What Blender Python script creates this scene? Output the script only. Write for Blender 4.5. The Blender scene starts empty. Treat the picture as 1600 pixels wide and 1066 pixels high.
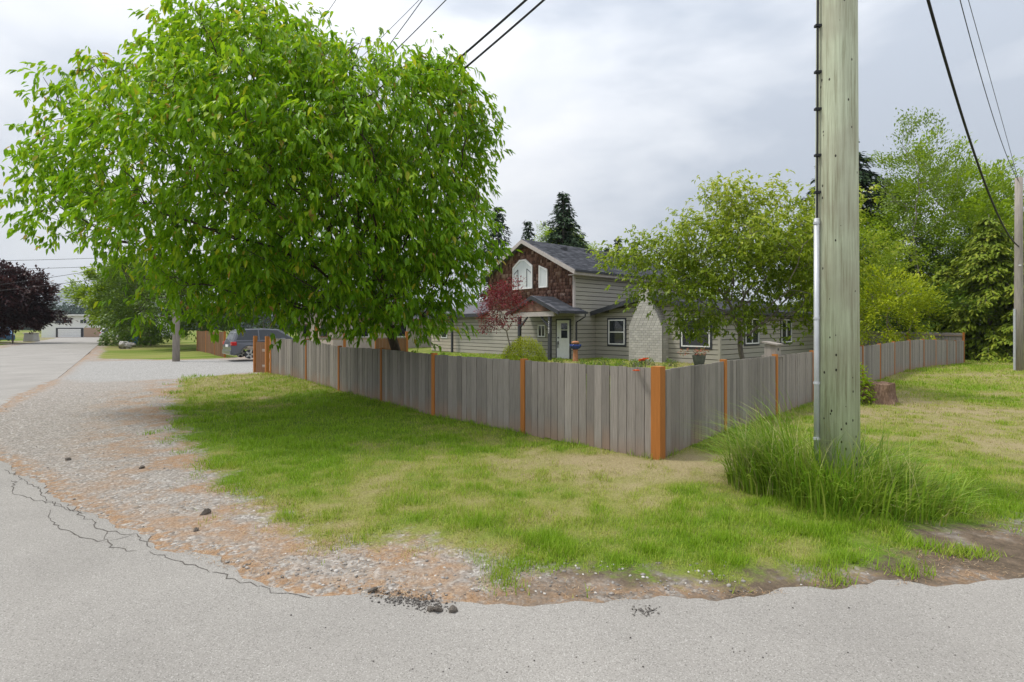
import bpy, bmesh, math, random
import numpy as np
from mathutils import Vector, Matrix

random.seed(7)
rng = np.random.default_rng(7)
S = bpy.context.scene
C = S.collection
R = math.radians

# ------------------------------------------------------------------ camera
cam = bpy.data.objects.new('camera', bpy.data.cameras.new('camera'))
C.objects.link(cam)
cam.location = (0, 0, 1.75)
cam.rotation_euler = (R(90), 0, 0)
cam.data.sensor_width = 36
cam.data.lens = 18.43
cam.data.shift_y = -0.0131
cam.data.clip_start = 0.05
cam.data.clip_end = 12000
S.camera = cam

# ------------------------------------------------------------------ world: overcast sky with soft cloud relief
SUN_EL, SUN_TO = 61, (-0.75, 0.10)          # the sun stands high, to the left
W = bpy.data.worlds.new('World'); S.world = W; W.use_nodes = True
nt = W.node_tree; N = nt.nodes; L = nt.links
for n in list(N): N.remove(n)
out = N.new('ShaderNodeOutputWorld'); bg = N.new('ShaderNodeBackground'); bg2 = N.new('ShaderNodeBackground')
mixs = N.new('ShaderNodeMixShader'); mixs.inputs[0].default_value = 0.93
sky = N.new('ShaderNodeTexSky'); sky.sky_type = 'NISHITA'; sky.sun_disc = False
sky.sun_elevation = R(SUN_EL); sky.sun_rotation = math.atan2(SUN_TO[0], SUN_TO[1])
bg.inputs['Strength'].default_value = 0.12
L.new(sky.outputs[0], bg.inputs['Color'])
tc = N.new('ShaderNodeTexCoord'); mp = N.new('ShaderNodeMapping')
mp.inputs['Scale'].default_value = (1.0, 1.0, 2.6); mp.inputs['Location'].default_value = (0.35, 0.1, 0.2)
nz = N.new('ShaderNodeTexNoise'); nz.inputs['Scale'].default_value = 1.9; nz.inputs['Detail'].default_value = 5
nz.inputs['Roughness'].default_value = 0.5; nz.inputs['Distortion'].default_value = 0.25
rp = N.new('ShaderNodeValToRGB')
rp.color_ramp.elements[0].position = 0.37; rp.color_ramp.elements[0].color = (0.50, 0.55, 0.63, 1)
rp.color_ramp.elements[1].position = 0.63; rp.color_ramp.elements[1].color = (0.92, 0.93, 0.95, 1)
e = rp.color_ramp.elements.new(0.50); e.color = (0.76, 0.79, 0.84, 1)
L.new(tc.outputs['Generated'], mp.inputs[0]); L.new(mp.outputs[0], nz.inputs['Vector']); L.new(nz.outputs[0], rp.inputs[0])
# an overcast sky brightens towards the zenith
sx = N.new('ShaderNodeSeparateXYZ'); L.new(tc.outputs['Generated'], sx.inputs[0])
mr = N.new('ShaderNodeMapRange'); mr.inputs[1].default_value = 0.0; mr.inputs[2].default_value = 1.0
mr.inputs[3].default_value = 0.70; mr.inputs[4].default_value = 1.75
L.new(sx.outputs[2], mr.inputs[0])
vm = N.new('ShaderNodeVectorMath'); vm.operation = 'SCALE'
L.new(rp.outputs[0], vm.inputs[0]); L.new(mr.outputs[0], vm.inputs['Scale'])
L.new(vm.outputs[0], bg2.inputs['Color']); bg2.inputs['Strength'].default_value = 1.0
L.new(bg.outputs[0], mixs.inputs[1]); L.new(bg2.outputs[0], mixs.inputs[2]); L.new(mixs.outputs[0], out.inputs[0])

# ------------------------------------------------------------------ sun behind thin cloud
sun = bpy.data.objects.new('sun', bpy.data.lights.new('sun', 'SUN')); C.objects.link(sun)
sun.data.energy = 2.6; sun.data.angle = R(10); sun.data.color = (1.0, 0.95, 0.87)
ce = math.cos(R(SUN_EL)); hn = math.hypot(*SUN_TO)
tosun = Vector((SUN_TO[0]/hn*ce, SUN_TO[1]/hn*ce, math.sin(R(SUN_EL))))
sun.rotation_euler = tosun.to_track_quat('Z', 'Y').to_euler()
sun.location = (0, 0, 30)
S.view_settings.view_transform = 'Standard'; S.view_settings.look = 'None'
S.view_settings.exposure = 0.2; S.view_settings.gamma = 1.0
S.view_settings.use_curve_mapping = False
S.render.engine = 'CYCLES'

# ------------------------------------------------------------------ helpers
F = 819.0; HY = 512.0; CH = 1.75
def gp(px, py):                       # photograph point on level ground -> metres
    z = F*CH/(py-HY); return ((px-800)/F*z, z)
def at(px, py, z):                    # photograph point at a distance -> metres
    return Vector(((px-800)/F*z, z, CH+(HY-py)/F*z))

def tag(o, label=None, cat=None, group=None, kind=None):
    if label: o['label'] = label
    if cat: o['category'] = cat
    if group: o['group'] = group
    if kind: o['kind'] = kind
    return o
def empty(name, loc, rz=0, **k):
    o = bpy.data.objects.new(name, None); C.objects.link(o)
    o.location = loc; o.rotation_euler = (0, 0, rz); o.empty_display_size = 0.2
    return tag(o, **k)
def link(name, me, mat=None, parent=None, loc=None, rot=None, scale=None):
    o = bpy.data.objects.new(name, me); C.objects.link(o)
    if mat is not None and not me.materials: me.materials.append(mat)
    if parent: o.parent = parent
    if loc is not None: o.location = loc
    if rot is not None: o.rotation_euler = rot
    if scale is not None: o.scale = scale
    return o
def npmesh(name, V, Fc, k, smooth=False, attrs=None):
    """V (n,3), Fc (m,k) index array"""
    me = bpy.data.meshes.new(name)
    V = np.ascontiguousarray(V, dtype=np.float32); Fc = np.ascontiguousarray(Fc, dtype=np.int32)
    me.vertices.add(len(V)); me.vertices.foreach_set('co', V.ravel())
    me.loops.add(Fc.size); me.loops.foreach_set('vertex_index', Fc.ravel())
    me.polygons.add(len(Fc)); me.polygons.foreach_set('loop_start', np.arange(0, Fc.size, k, dtype=np.int32))
    me.polygons.foreach_set('loop_total', np.full(len(Fc), k, dtype=np.int32))
    if smooth: me.polygons.foreach_set('use_smooth', np.ones(len(Fc), dtype=bool))
    me.update(calc_edges=True)
    for nm, (dom, arr) in (attrs or {}).items():
        a = me.attributes.new(nm, 'FLOAT', dom); a.data.foreach_set('value', np.ascontiguousarray(arr, dtype=np.float32))
    me.validate()
    return me

class MB:
    def __init__(s): s.v = []; s.f = []
    def add(s, vs, fs):
        o = len(s.v); s.v += [tuple(v) for v in vs]; s.f += [tuple(i+o for i in f) for f in fs]; return s
    def box(s, x0, x1, y0, y1, z0, z1):
        return s.add([(x0,y0,z0),(x1,y0,z0),(x1,y1,z0),(x0,y1,z0),(x0,y0,z1),(x1,y0,z1),(x1,y1,z1),(x0,y1,z1)],
                     [(0,3,2,1),(4,5,6,7),(0,1,5,4),(1,2,6,5),(2,3,7,6),(3,0,4,7)])
    def hexa(s, b, t):                # bottom ring, top ring
        n = len(b)
        return s.add(list(b)+list(t), [tuple(range(n-1,-1,-1)), tuple(range(n,2*n))]+[(i,(i+1)%n,n+(i+1)%n,n+i) for i in range(n)])
    def prism(s, poly, axis, a, b):   # polygon in the two other axes extruded along axis
        def P(p, t): return (t,p[0],p[1]) if axis=='x' else ((p[0],t,p[1]) if axis=='y' else (p[0],p[1],t))
        return s.hexa([P(p,a) for p in poly], [P(p,b) for p in poly])
    def tube(s, pts, rad, n=8, caps=True):
        pts = [Vector(p) for p in pts]; m = len(pts)
        if not hasattr(rad, '__len__'): rad = [rad]*m
        o = len(s.v); ref = None
        for i, p in enumerate(pts):
            d = (pts[min(i+1,m-1)]-pts[max(i-1,0)]).normalized()
            if ref is None: ref = d.orthogonal().normalized()
            ref = (ref-d*ref.dot(d)).normalized(); b = d.cross(ref)
            for k in range(n):
                a = 2*math.pi*k/n; s.v.append(tuple(p+(ref*math.cos(a)+b*math.sin(a))*rad[i]))
        for i in range(m-1):
            for k in range(n):
                s.f.append((o+i*n+k, o+i*n+(k+1)%n, o+(i+1)*n+(k+1)%n, o+(i+1)*n+k))
        if caps: s.f.append(tuple(o+k for k in range(n-1,-1,-1))); s.f.append(tuple(o+(m-1)*n+k for k in range(n)))
        return s
    def lathe(s, prof, n=16, cx=0, cy=0):
        return s.tube([(cx,cy,z) for r,z in prof], [max(r,1e-4) for r,z in prof], n)
    def mesh(s, name, bevel=0, smooth=False):
        me = bpy.data.meshes.new(name); me.from_pydata(s.v, [], s.f); me.update()
        bm = bmesh.new(); bm.from_mesh(me); bmesh.ops.recalc_face_normals(bm, faces=bm.faces)
        if bevel: bmesh.ops.bevel(bm, geom=list(bm.edges), offset=bevel, segments=1, affect='EDGES')
        if smooth:
            for f in bm.faces: f.smooth = True
        bm.to_mesh(me); bm.free(); return me
    def build(s, name, mat, parent=None, bevel=0, smooth=False, **k):
        return link(name, s.mesh(name, bevel, smooth), mat, parent, **k)

# value noise on the ground plane
_tab = rng.random((256, 256))
def vn(x, y, sc, seed=0):
    x = np.asarray(x)*sc+seed*17.3; y = np.asarray(y)*sc+seed*9.7
    xi = np.floor(x).astype(int); yi = np.floor(y).astype(int); fx = x-xi; fy = y-yi
    fx = fx*fx*(3-2*fx); fy = fy*fy*(3-2*fy)
    g = lambda a, b: _tab[a & 255, b & 255]
    return (g(xi,yi)*(1-fx)+g(xi+1,yi)*fx)*(1-fy)+(g(xi,yi+1)*(1-fx)+g(xi+1,yi+1)*fx)*fy
def fbm(x, y, sc, seed=0): return 0.55*vn(x,y,sc,seed)+0.3*vn(x,y,sc*2.3,seed+1)+0.15*vn(x,y,sc*5.1,seed+2)
def sdpoly(x, y, poly):               # signed distance, positive inside
    x = np.asarray(x, float); y = np.asarray(y, float); d = np.full(x.shape, 1e9); ins = np.zeros(x.shape, bool)
    n = len(poly)
    for i in range(n):
        ax, ay = poly[i]; bx, by = poly[(i+1) % n]; ex, ey = bx-ax, by-ay
        t = np.clip(((x-ax)*ex+(y-ay)*ey)/(ex*ex+ey*ey+1e-12), 0, 1)
        d = np.minimum(d, np.hypot(x-ax-t*ex, y-ay-t*ey))
        c = ((ay > y) != (by > y)) & (x < (bx-ax)*(y-ay)/((by-ay) if by != ay else 1e-12)+ax); ins ^= c
    return np.where(ins, d, -d)
def sstep(a, b, x): t = np.clip((x-a)/(b-a), 0, 1); return t*t*(3-2*t)

# ------------------------------------------------------------------ materials
def nodes(name):
    m = bpy.data.materials.new(name); m.use_nodes = True
    t = m.node_tree; b = t.nodes['Principled BSDF']; return m, t.nodes, t.links, b
def mat(name, col, var=0.15, scale=8, rough=0.8, stretch=(1,1,1), bump=0.0, bscale=None, rand=0.0, metal=0.0, spec=0.3, col2=None):
    """colour with two octaves of procedural variation, fine relief, optional variation from object to object"""
    m, n, l, b = nodes(name)
    tc = n.new('ShaderNodeTexCoord'); mp = n.new('ShaderNodeMapping'); mp.inputs['Scale'].default_value = stretch
    l.new(tc.outputs['Object'], mp.inputs[0])
    nz = n.new('ShaderNodeTexNoise'); nz.inputs['Scale'].default_value = scale; nz.inputs['Detail'].default_value = 6
    nz.inputs['Roughness'].default_value = 0.65; l.new(mp.outputs[0], nz.inputs['Vector'])
    r = n.new('ShaderNodeValToRGB'); r.color_ramp.elements[0].position = 0.3; r.color_ramp.elements[1].position = 0.7
    c2 = col2 or [min(1, c*(1+var)) for c in col]; c1 = [c*(1-var) for c in col]
    r.color_ramp.elements[0].color = (*c1, 1); r.color_ramp.elements[1].color = (*c2, 1)
    l.new(nz.outputs[0], r.inputs[0]); src = r.outputs[0]
    if rand:
        oi = n.new('ShaderNodeObjectInfo'); mr = n.new('ShaderNodeMapRange'); mr.inputs[3].default_value = 1-rand; mr.inputs[4].default_value = 1+rand
        l.new(oi.outputs['Random'], mr.inputs[0]); v = n.new('ShaderNodeVectorMath'); v.operation = 'SCALE'
        l.new(src, v.inputs[0]); l.new(mr.outputs[0], v.inputs['Scale']); src = v.outputs[0]
        ad = n.new('ShaderNodeVectorMath'); ad.operation = 'SCALE'; ad.inputs['Scale'].default_value = 40
        cb = n.new('ShaderNodeCombineXYZ')
        for i in range(3): l.new(oi.outputs['Random'], cb.inputs[i])
        l.new(cb.outputs[0], ad.inputs[0]); l.new(ad.outputs[0], mp.inputs['Location'])
    l.new(src, b.inputs['Base Color']); b.inputs['Roughness'].default_value = rough
    b.inputs['Metallic'].default_value = metal; b.inputs['Specular IOR Level'].default_value = spec
    if bump:
        n2 = n.new('ShaderNodeTexNoise'); n2.inputs['Scale'].default_value = bscale or scale*4; n2.inputs['Detail'].default_value = 5
        l.new(mp.outputs[0], n2.inputs['Vector']); bp = n.new('ShaderNodeBump'); bp.inputs['Strength'].default_value = bump
        bp.inputs['Distance'].default_value = 0.01; l.new(n2.outputs[0], bp.inputs['Height']); l.new(bp.outputs[0], b.inputs['Normal'])
    return m
def leafmat(name, ramp, trans=0.35, rough=0.45, spec=0.4):
    """leaf: colour from the per-leaf 'tint' value, light passes through the blade"""
    m, n, l, b = nodes(name)
    a = n.new('ShaderNodeAttribute'); a.attribute_name = 'tint'
    r = n.new('ShaderNodeValToRGB'); el = r.color_ramp.elements
    el[0].position = ramp[0][0]; el[0].color = (*ramp[0][1], 1); el[1].position = ramp[-1][0]; el[1].color = (*ramp[-1][1], 1)
    for p, c in ramp[1:-1]: x = el.new(p); x.color = (*c, 1)
    l.new(a.outputs['Fac'], r.inputs[0]); l.new(r.outputs[0], b.inputs['Base Color'])
    b.inputs['Roughness'].default_value = rough; b.inputs['Specular IOR Level'].default_value = spec
    t = n.new('ShaderNodeBsdfTranslucent'); l.new(r.outputs[0], t.inputs[0])
    mx = n.new('ShaderNodeMixShader'); mx.inputs[0].default_value = trans
    l.new(b.outputs[0], mx.inputs[1]); l.new(t.outputs[0], mx.inputs[2]); l.new(mx.outputs[0], n['Material Output'].inputs[0])
    return m

M = {}
M['board'] = mat('weathered_board', (0.245,0.215,0.19), 0.42, 7, 0.9, (6,6,0.5), 0.5, 20, rand=0.24, col2=(0.375,0.34,0.31))
M['post'] = mat('stained_cedar', (0.40,0.15,0.035), 0.3, 6, 0.75, (5,5,0.5), 0.4, 20, rand=0.18)
def footstain(m, col, top):
    n, l = m.node_tree.nodes, m.node_tree.links; b = n['Principled BSDF']; src = b.inputs['Base Color'].links[0].from_socket
    tc = n.new('ShaderNodeTexCoord'); sp = n.new('ShaderNodeSeparateXYZ'); l.new(tc.outputs['Object'], sp.inputs[0])
    oi = n.new('ShaderNodeObjectInfo'); ad = n.new('ShaderNodeMath'); ad.operation = 'MULTIPLY_ADD'; ad.inputs[1].default_value = 0.22; l.new(oi.outputs['Random'], ad.inputs[0]); l.new(sp.outputs[2], ad.inputs[2])
    mr = n.new('ShaderNodeMapRange'); mr.inputs[1].default_value = 0.08; mr.inputs[2].default_value = top; mr.inputs[3].default_value = 0.75; mr.inputs[4].default_value = 0; l.new(ad.outputs[0], mr.inputs[0])
    mx = n.new('ShaderNodeMix'); mx.data_type = 'RGBA'; mx.inputs[7].default_value = (*col, 1); l.new(mr.outputs[0], mx.inputs[0]); l.new(src, mx.inputs[6]); l.new(mx.outputs[2], b.inputs['Base Color'])
footstain(M['board'], (0.30,0.20,0.145), 0.36)
M['brownboard'] = mat('brown_board', (0.17,0.085,0.04), 0.25, 6, 0.8, (5,5,0.6), 0.3, 20, rand=0.12)
M['siding'] = mat('siding_paint', (0.34,0.32,0.275), 0.07, 3, 0.6, (1,1,4), 0.15, 30, rand=0.04)
M['sheath'] = mat('wall_sheathing', (0.10,0.095,0.08), 0.1, 3, 0.9)  # dark, so the gaps between siding boards read as lap shadow lines
M['beige'] = mat('beige_siding', (0.42,0.37,0.30), 0.1, 3, 0.7, rand=0.05)
M['white'] = mat('white_paint', (0.74,0.74,0.73), 0.06, 5, 0.5)
M['trimgrey'] = mat('weathered_fascia', (0.42,0.38,0.36), 0.15, 6, 0.7, (1,1,1), 0.2)
M['dark'] = mat('charcoal_paint', (0.045,0.047,0.055), 0.2, 5, 0.5)
M['shake'] = mat('cedar_shake', (0.13,0.062,0.045), 0.55, 3.0, 0.85, (1,1,1), 0.4, 40, col2=(0.27,0.15,0.11))
M['roof'] = mat('asphalt_shingle', (0.085,0.088,0.10), 0.35, 9, 0.9, (1,1,1), 0.5, 60, col2=(0.17,0.17,0.19))
M['brick'] = mat('painted_block', (0.46,0.44,0.41), 0.28, 14, 0.85, (1,1,1), 0.5, 50, rand=0.13)
M['mortar'] = mat('mortar', (0.27,0.26,0.24), 0.12, 20, 0.9)
M['polewood'] = None
M['greypole'] = mat('grey_pole_wood', (0.30,0.27,0.24), 0.25, 5, 0.9, (6,6,0.4), 0.4, 20)
M['bark'] = mat('cherry_bark', (0.075,0.055,0.045), 0.4, 10, 0.9, (3,3,1), 0.6, 30)
M['greybark'] = mat('grey_bark', (0.20,0.175,0.15), 0.4, 9, 0.9, (3,3,1), 0.6, 30)
M['wire'] = mat('black_cable', (0.02,0.021,0.025), 0.1, 5, 0.6)
M['alu'] = mat('grey_conduit', (0.52,0.54,0.57), 0.08, 8, 0.4, metal=0.3)
M['stump'] = mat('stump_wood', (0.16,0.085,0.05), 0.5, 9, 0.95, (4,4,0.8), 0.8, 20, col2=(0.3,0.2,0.14))
M['tar'] = mat('asphalt_crumb', (0.15,0.13,0.11), 0.35, 30, 0.95, bump=0.6)
M['stone'] = mat('gravel_stone', (0.36,0.34,0.32), 0.4, 3, 0.9, rand=0.3)
M['crack'] = mat('crack_dirt', (0.10,0.09,0.08), 0.3, 20, 1.0)
M['rubber'] = mat('tyre_rubber', (0.02,0.02,0.021), 0.2, 20, 0.85)
M['rim'] = mat('alloy', (0.55,0.56,0.58), 0.05, 10, 0.3, metal=0.7)
M['red'] = mat('tail_light', (0.45,0.015,0.02), 0.1, 8, 0.15, spec=0.6)
M['terracotta'] = mat('terracotta', (0.42,0.19,0.10), 0.2, 10, 0.8)
M['bluepot'] = mat('blue_glaze', (0.015,0.04,0.25), 0.15, 8, 0.15, spec=0.6)
M['mosspot'] = mat('mossy_pot', (0.10,0.11,0.08), 0.3, 20, 0.9)
M['binblue'] = mat('blue_plastic', (0.03,0.14,0.45), 0.1, 6, 0.5)
M['signgreen'] = mat('sign_green', (0.02,0.22,0.14), 0.05, 6, 0.4)
M['concrete'] = mat('concrete', (0.38,0.37,0.34), 0.15, 9, 0.9, bump=0.3)
M['tanbrick'] = mat('tan_brick', (0.38,0.27,0.20), 0.2, 14, 0.9)
def glassmat(name, col=(0.02,0.025,0.03)):
    m, n, l, b = nodes(name); b.inputs['Base Color'].default_value = (*col, 1); b.inputs['Roughness'].default_value = 0.06
    b.inputs['Specular IOR Level'].default_value = 0.7; return m
M['glass'] = glassmat('window_glass'); M['curtain'] = mat('curtained_glass', (0.55,0.58,0.58), 0.1, 4, 0.25, (6,6,0.3), spec=0.6)
def paint(name, col):
    m = mat(name, col, 0.04, 3, 0.3, spec=0.5); b = m.node_tree.nodes['Principled BSDF']; b.inputs['Coat Weight'].default_value = 0.6; return m
M['cargrey'] = paint('car_grey', (0.09,0.095,0.115)); M['carblue'] = paint('car_blue', (0.06,0.17,0.34)); M['carwhite'] = paint('car_white', (0.65,0.65,0.65))

# treated pole: green-grey, vertical grain, dark drill marks crowding near the foot
def polemat():
    m, n, l, b = nodes('treated_pole')
    tc = n.new('ShaderNodeTexCoord'); mp = n.new('ShaderNodeMapping'); mp.inputs['Scale'].default_value = (14,14,0.5); l.new(tc.outputs['Object'], mp.inputs[0])
    nz = n.new('ShaderNodeTexNoise'); nz.inputs['Scale'].default_value = 2.2; nz.inputs['Detail'].default_value = 9; nz.inputs['Roughness'].default_value = 0.7; l.new(mp.outputs[0], nz.inputs['Vector'])
    r = n.new('ShaderNodeValToRGB'); el = r.color_ramp.elements
    el[0].position = 0.36; el[0].color = (0.27,0.27,0.17,1); el[1].position = 0.66; el[1].color = (0.60,0.66,0.48,1)
    x = el.new(0.5); x.color = (0.47,0.51,0.36,1); l.new(nz.outputs[0], r.inputs[0])
    big = n.new('ShaderNodeTexNoise'); big.inputs['Scale'].default_value = 1.6; big.inputs['Detail'].default_value = 3; l.new(tc.outputs['Object'], big.inputs['Vector'])
    mx = n.new('ShaderNodeMix'); mx.data_type = 'RGBA'; mx.blend_type = 'MIX'; mx.inputs[7].default_value = (0.36,0.335,0.25,1)
    rr = n.new('ShaderNodeMapRange'); rr.inputs[1].default_value = 0.45; rr.inputs[2].default_value = 0.7; rr.inputs[4].default_value = 0.7
    l.new(big.outputs[0], rr.inputs[0]); l.new(rr.outputs[0], mx.inputs[0]); l.new(r.outputs[0], mx.inputs[6])
    mp2 = n.new('ShaderNodeMapping'); mp2.inputs['Scale'].default_value = (1,1,0.55); l.new(tc.outputs['Object'], mp2.inputs[0])
    vo = n.new('ShaderNodeTexVoronoi'); vo.inputs['Scale'].default_value = 26; l.new(mp2.outputs[0], vo.inputs['Vector'])
    sp = n.new('ShaderNodeSeparateXYZ'); l.new(tc.outputs['Object'], sp.inputs[0])
    th = n.new('ShaderNodeMapRange'); th.inputs[1].default_value = 0.2; th.inputs[2].default_value = 1.9; th.inputs[3].default_value = 0.30; th.inputs[4].default_value = 0.06
    l.new(sp.outputs[2], th.inputs[0])
    sel = n.new('ShaderNodeSeparateColor'); l.new(vo.outputs['Color'], sel.inputs[0])
    lt = n.new('ShaderNodeMath'); lt.operation = 'LESS_THAN'; l.new(sel.outputs[0], lt.inputs[0]); l.new(th.outputs[0], lt.inputs[1])
    l2 = n.new('ShaderNodeMath'); l2.operation = 'LESS_THAN'; l2.inputs[1].default_value = 0.22; l.new(vo.outputs['Distance'], l2.inputs[0])
    an = n.new('ShaderNodeMath'); an.operation = 'MULTIPLY'; l.new(lt.outputs[0], an.inputs[0]); l.new(l2.outputs[0], an.inputs[1])
    m2 = n.new('ShaderNodeMix'); m2.data_type = 'RGBA'; m2.inputs[7].default_value = (0.05,0.045,0.035,1)
    l.new(an.outputs[0], m2.inputs[0]); l.new(mx.outputs[2], m2.inputs[6]); l.new(m2.outputs[2], b.inputs['Base Color'])
    b.inputs['Roughness'].default_value = 0.85
    bp = n.new('ShaderNodeBump'); bp.inputs['Strength'].default_value = 0.5; bp.inputs['Distance'].default_value = 0.01
    l.new(nz.outputs[0], bp.inputs['Height']); l.new(bp.outputs[0], b.inputs['Normal']); return m
M['polewood'] = polemat()

# leaves
M['cherry'] = leafmat('cherry_leaf', [(0,(0.12,0.27,0.008)),(0.45,(0.23,0.43,0.012)),(0.8,(0.42,0.58,0.02)),(0.93,(0.52,0.53,0.03)),(1,(0.40,0.22,0.06))], 0.5)
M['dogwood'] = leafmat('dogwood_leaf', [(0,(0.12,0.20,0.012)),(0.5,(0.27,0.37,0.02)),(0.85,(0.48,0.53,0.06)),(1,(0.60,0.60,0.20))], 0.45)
M['maplegreen'] = leafmat('bright_leaf', [(0,(0.14,0.24,0.008)),(0.6,(0.30,0.43,0.012)),(1,(0.46,0.54,0.025))], 0.45)
M['lime'] = leafmat('lime_leaf', [(0,(0.22,0.31,0.008)),(0.6,(0.42,0.49,0.012)),(1,(0.56,0.56,0.03))], 0.35)
M['alder'] = leafmat('alder_leaf', [(0,(0.12,0.20,0.02)),(1,(0.30,0.40,0.06))], 0.4)
M['cedar'] = leafmat('cedar_spray', [(0,(0.09,0.15,0.01)),(0.6,(0.20,0.28,0.012)),(1,(0.33,0.36,0.03))], 0.3, 0.7)
M['fir'] = leafmat('fir_needle', [(0,(0.014,0.035,0.014)),(0.6,(0.03,0.068,0.024)),(1,(0.06,0.11,0.035))], 0.1, 0.7)
M['redmaple'] = leafmat('red_leaf', [(0,(0.10,0.010,0.016)),(0.6,(0.23,0.022,0.032)),(1,(0.42,0.06,0.045))], 0.35)
M['plum'] = leafmat('plum_leaf', [(0,(0.025,0.010,0.012)),(0.6,(0.06,0.022,0.022)),(1,(0.13,0.05,0.04))], 0.2)
M['mid'] = leafmat('mid_leaf', [(0,(0.05,0.10,0.010)),(0.6,(0.12,0.21,0.015)),(1,(0.22,0.32,0.03))], 0.38)
M['grass'] = leafmat('grass_blade', [(0,(0.44,0.38,0.21)),(0.3,(0.44,0.42,0.12)),(0.6,(0.34,0.42,0.05)),(1,(0.21,0.355,0.014))], 0.3, 0.6, 0.25)
M['tallgrass'] = leafmat('tall_grass_blade', [(0,(0.48,0.42,0.24)),(0.25,(0.38,0.43,0.08)),(0.6,(0.25,0.39,0.03)),(1,(0.13,0.27,0.015))], 0.3, 0.5, 0.35)
M['poppy'] = leafmat('poppy_petal', [(0,(0.62,0.07,0.01)),(1,(0.75,0.14,0.02))], 0.3)
M['flowerred'] = leafmat('pot_flower', [(0,(0.10,0.16,0.03)),(0.6,(0.45,0.10,0.06)),(1,(0.65,0.12,0.08))], 0.3)

# ------------------------------------------------------------------ ground shape
EDGE = [(60,11.5),(10,4.55)]+[gp(*p) for p in [(1600,900),(1400,915),(1200,930),(1000,938),(850,943),(700,940),(560,930),(440,912),(330,880),(230,845),(130,800),(50,755),(0,725)]]
EDGE += [(-8.3,8.0),(-9.7,9.3),(-10.7,10.7),(-13,14.2),(-15.6,17.9),(-23.6,28.7),(-46,58.5),(-70,90),(-120,156)]
ROADP = EDGE+[(-129,156),(-78,90),(-42,43),(-32,28),(-27,10),(-45,-14),(60,-14)]
LAWN = [(-10.3,16.9)]+[gp(*p) for p in [(275,615),(270,640),(300,690),(345,760),(430,810),(560,848),(700,866),(850,884),(1000,900),(1150,910),(1300,895),(1400,872),(1470,835),(1600,806)]]
LAWN += [(9,6.6),(60,17),(90,90),(-8,90),(-11,40),(-8.5,18.2)]
SWALE = [(-23.2,29.4),(-18.2,28.3),(-15.8,29.5),(-17,36),(-34,60),(-62,90),(-66,88),(-44,57)]
LEFTG = [(-36,30),(-45,44),(-80,89),(-130,155),(-400,160),(-400,10),(-60,5)]
DRIVE = [gp(*p) for p in [(86,593),(128,565),(230,563.5),(345,562.5),(420,566),(424,585),(300,598),(150,601)]]
def densify(pts, step):
    o = []
    for a, b in zip(pts[:-1], pts[1:]):
        a = np.array(a); b = np.array(b); n = max(1, int(np.hypot(*(b-a))/step)); 
        o += [tuple(a+(b-a)*i/n) for i in range(n)]
    return o+[pts[-1]]
def smooth_curve(pts, sub=6):
    P = np.array(pts); o = []
    for i in range(len(P)-1):
        p0, p1, p2, p3 = P[max(i-1,0)], P[i], P[i+1], P[min(i+2,len(P)-1)]
        for k in range(sub):
            t = k/sub; o.append(tuple(0.5*((2*p1)+(-p0+p2)*t+(2*p0-5*p1+4*p2-p3)*t*t+(-p0+3*p1-3*p2+p3)*t**3)))
    return o+[tuple(P[-1])]
near_edge = densify(smooth_curve(EDGE[2:20]), 0.045)
ne = np.array(near_edge); jit = (vn(ne[:,0], ne[:,1], 2.6, 21)-0.5)*0.16+(vn(ne[:,0], ne[:,1], 11, 22)-0.5)*0.07
ne[:,1] += jit; ne[:,0] += jit*0.4
outline = [EDGE[0], EDGE[1]]+[tuple(p) for p in ne]+EDGE[20:]+ROADP[len(EDGE):]
def gh(x, y):
    x = np.asarray(x, float); y = np.asarray(y, float)
    z = 0.17*np.exp(-(((x+8.2)/4.0)**2+((y-17)/4.0)**2))              # rise at the drive
    z = z+0.10*sstep(16, 24, y)*sstep(-9, -3, x)*(1-sstep(14, 22, x))   # house yard
    z = z-0.16*sstep(17, 25, x)*sstep(18, 27, y)
    z = z-0.2*np.exp(-(((x+27)/2.2)**2+((y-40)/4)**2))
    return z
def ax_pts(lo, f0, f1, hi, step, g=1.16):
    a = list(np.arange(f0, f1, step)); s = step; v = a[-1]
    while v < hi: s *= g; v += s; a.append(v)
    s = step; v = a[0]; b = []
    while v > lo: s *= g; v -= s; b.append(v)
    return np.array(b[::-1]+a)
xs = ax_pts(-2500, -11, 9, 2500, 0.07); ys = ax_pts(-40, 2.9, 12.5, 4000, 0.07, 1.13)
gx, gy = np.meshgrid(xs, ys); gx = gx.ravel(); gy = gy.ravel()
sd_road = sdpoly(gx, gy, ROADP); nr_ = (gx > -20) & (gx < 12) & (gy < 24); sd_road[nr_] = sdpoly(gx[nr_], gy[nr_], outline)
wob = (fbm(gx, gy, 1.1, 3)-0.5)*1.0+(vn(gx, gy, 6, 5)-0.5)*0.3
sd_lawn = np.maximum.reduce([sdpoly(gx, gy, LAWN), sdpoly(gx, gy, SWALE), sdpoly(gx, gy, LEFTG), np.where((gy > 62) & (sd_road < 0), 1.0, -99)])
sd_drive = sdpoly(gx, gy, DRIVE)
near = (np.abs(gx) < 30) & (gy < 40)
rough = np.where(near, (vn(gx, gy, 7, 1)-0.5)*0.018+(vn(gx, gy, 1.3, 2)-0.5)*0.05*(sd_lawn > 0.3), 0)
gz = gh(gx, gy)+np.where(sd_road > 0.07, -0.012, rough-0.012*sstep(-0.35, 0, sd_road)*0)+np.where((sd_road <= 0) & near, 0.014*sstep(0, 0.35, -sd_road), 0)
gz = np.where(near & (sd_road > -0.45) & (sd_road < 0.25) & (gy < 14), np.maximum(gz, 0.004+0.01*vn(gx, gy, 9, 71)*(sd_road < -.08)), gz)
nx, ny = len(xs), len(ys)
ii = (np.arange(ny-1)[:, None]*nx+np.arange(nx-1)[None, :]).ravel()
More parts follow.
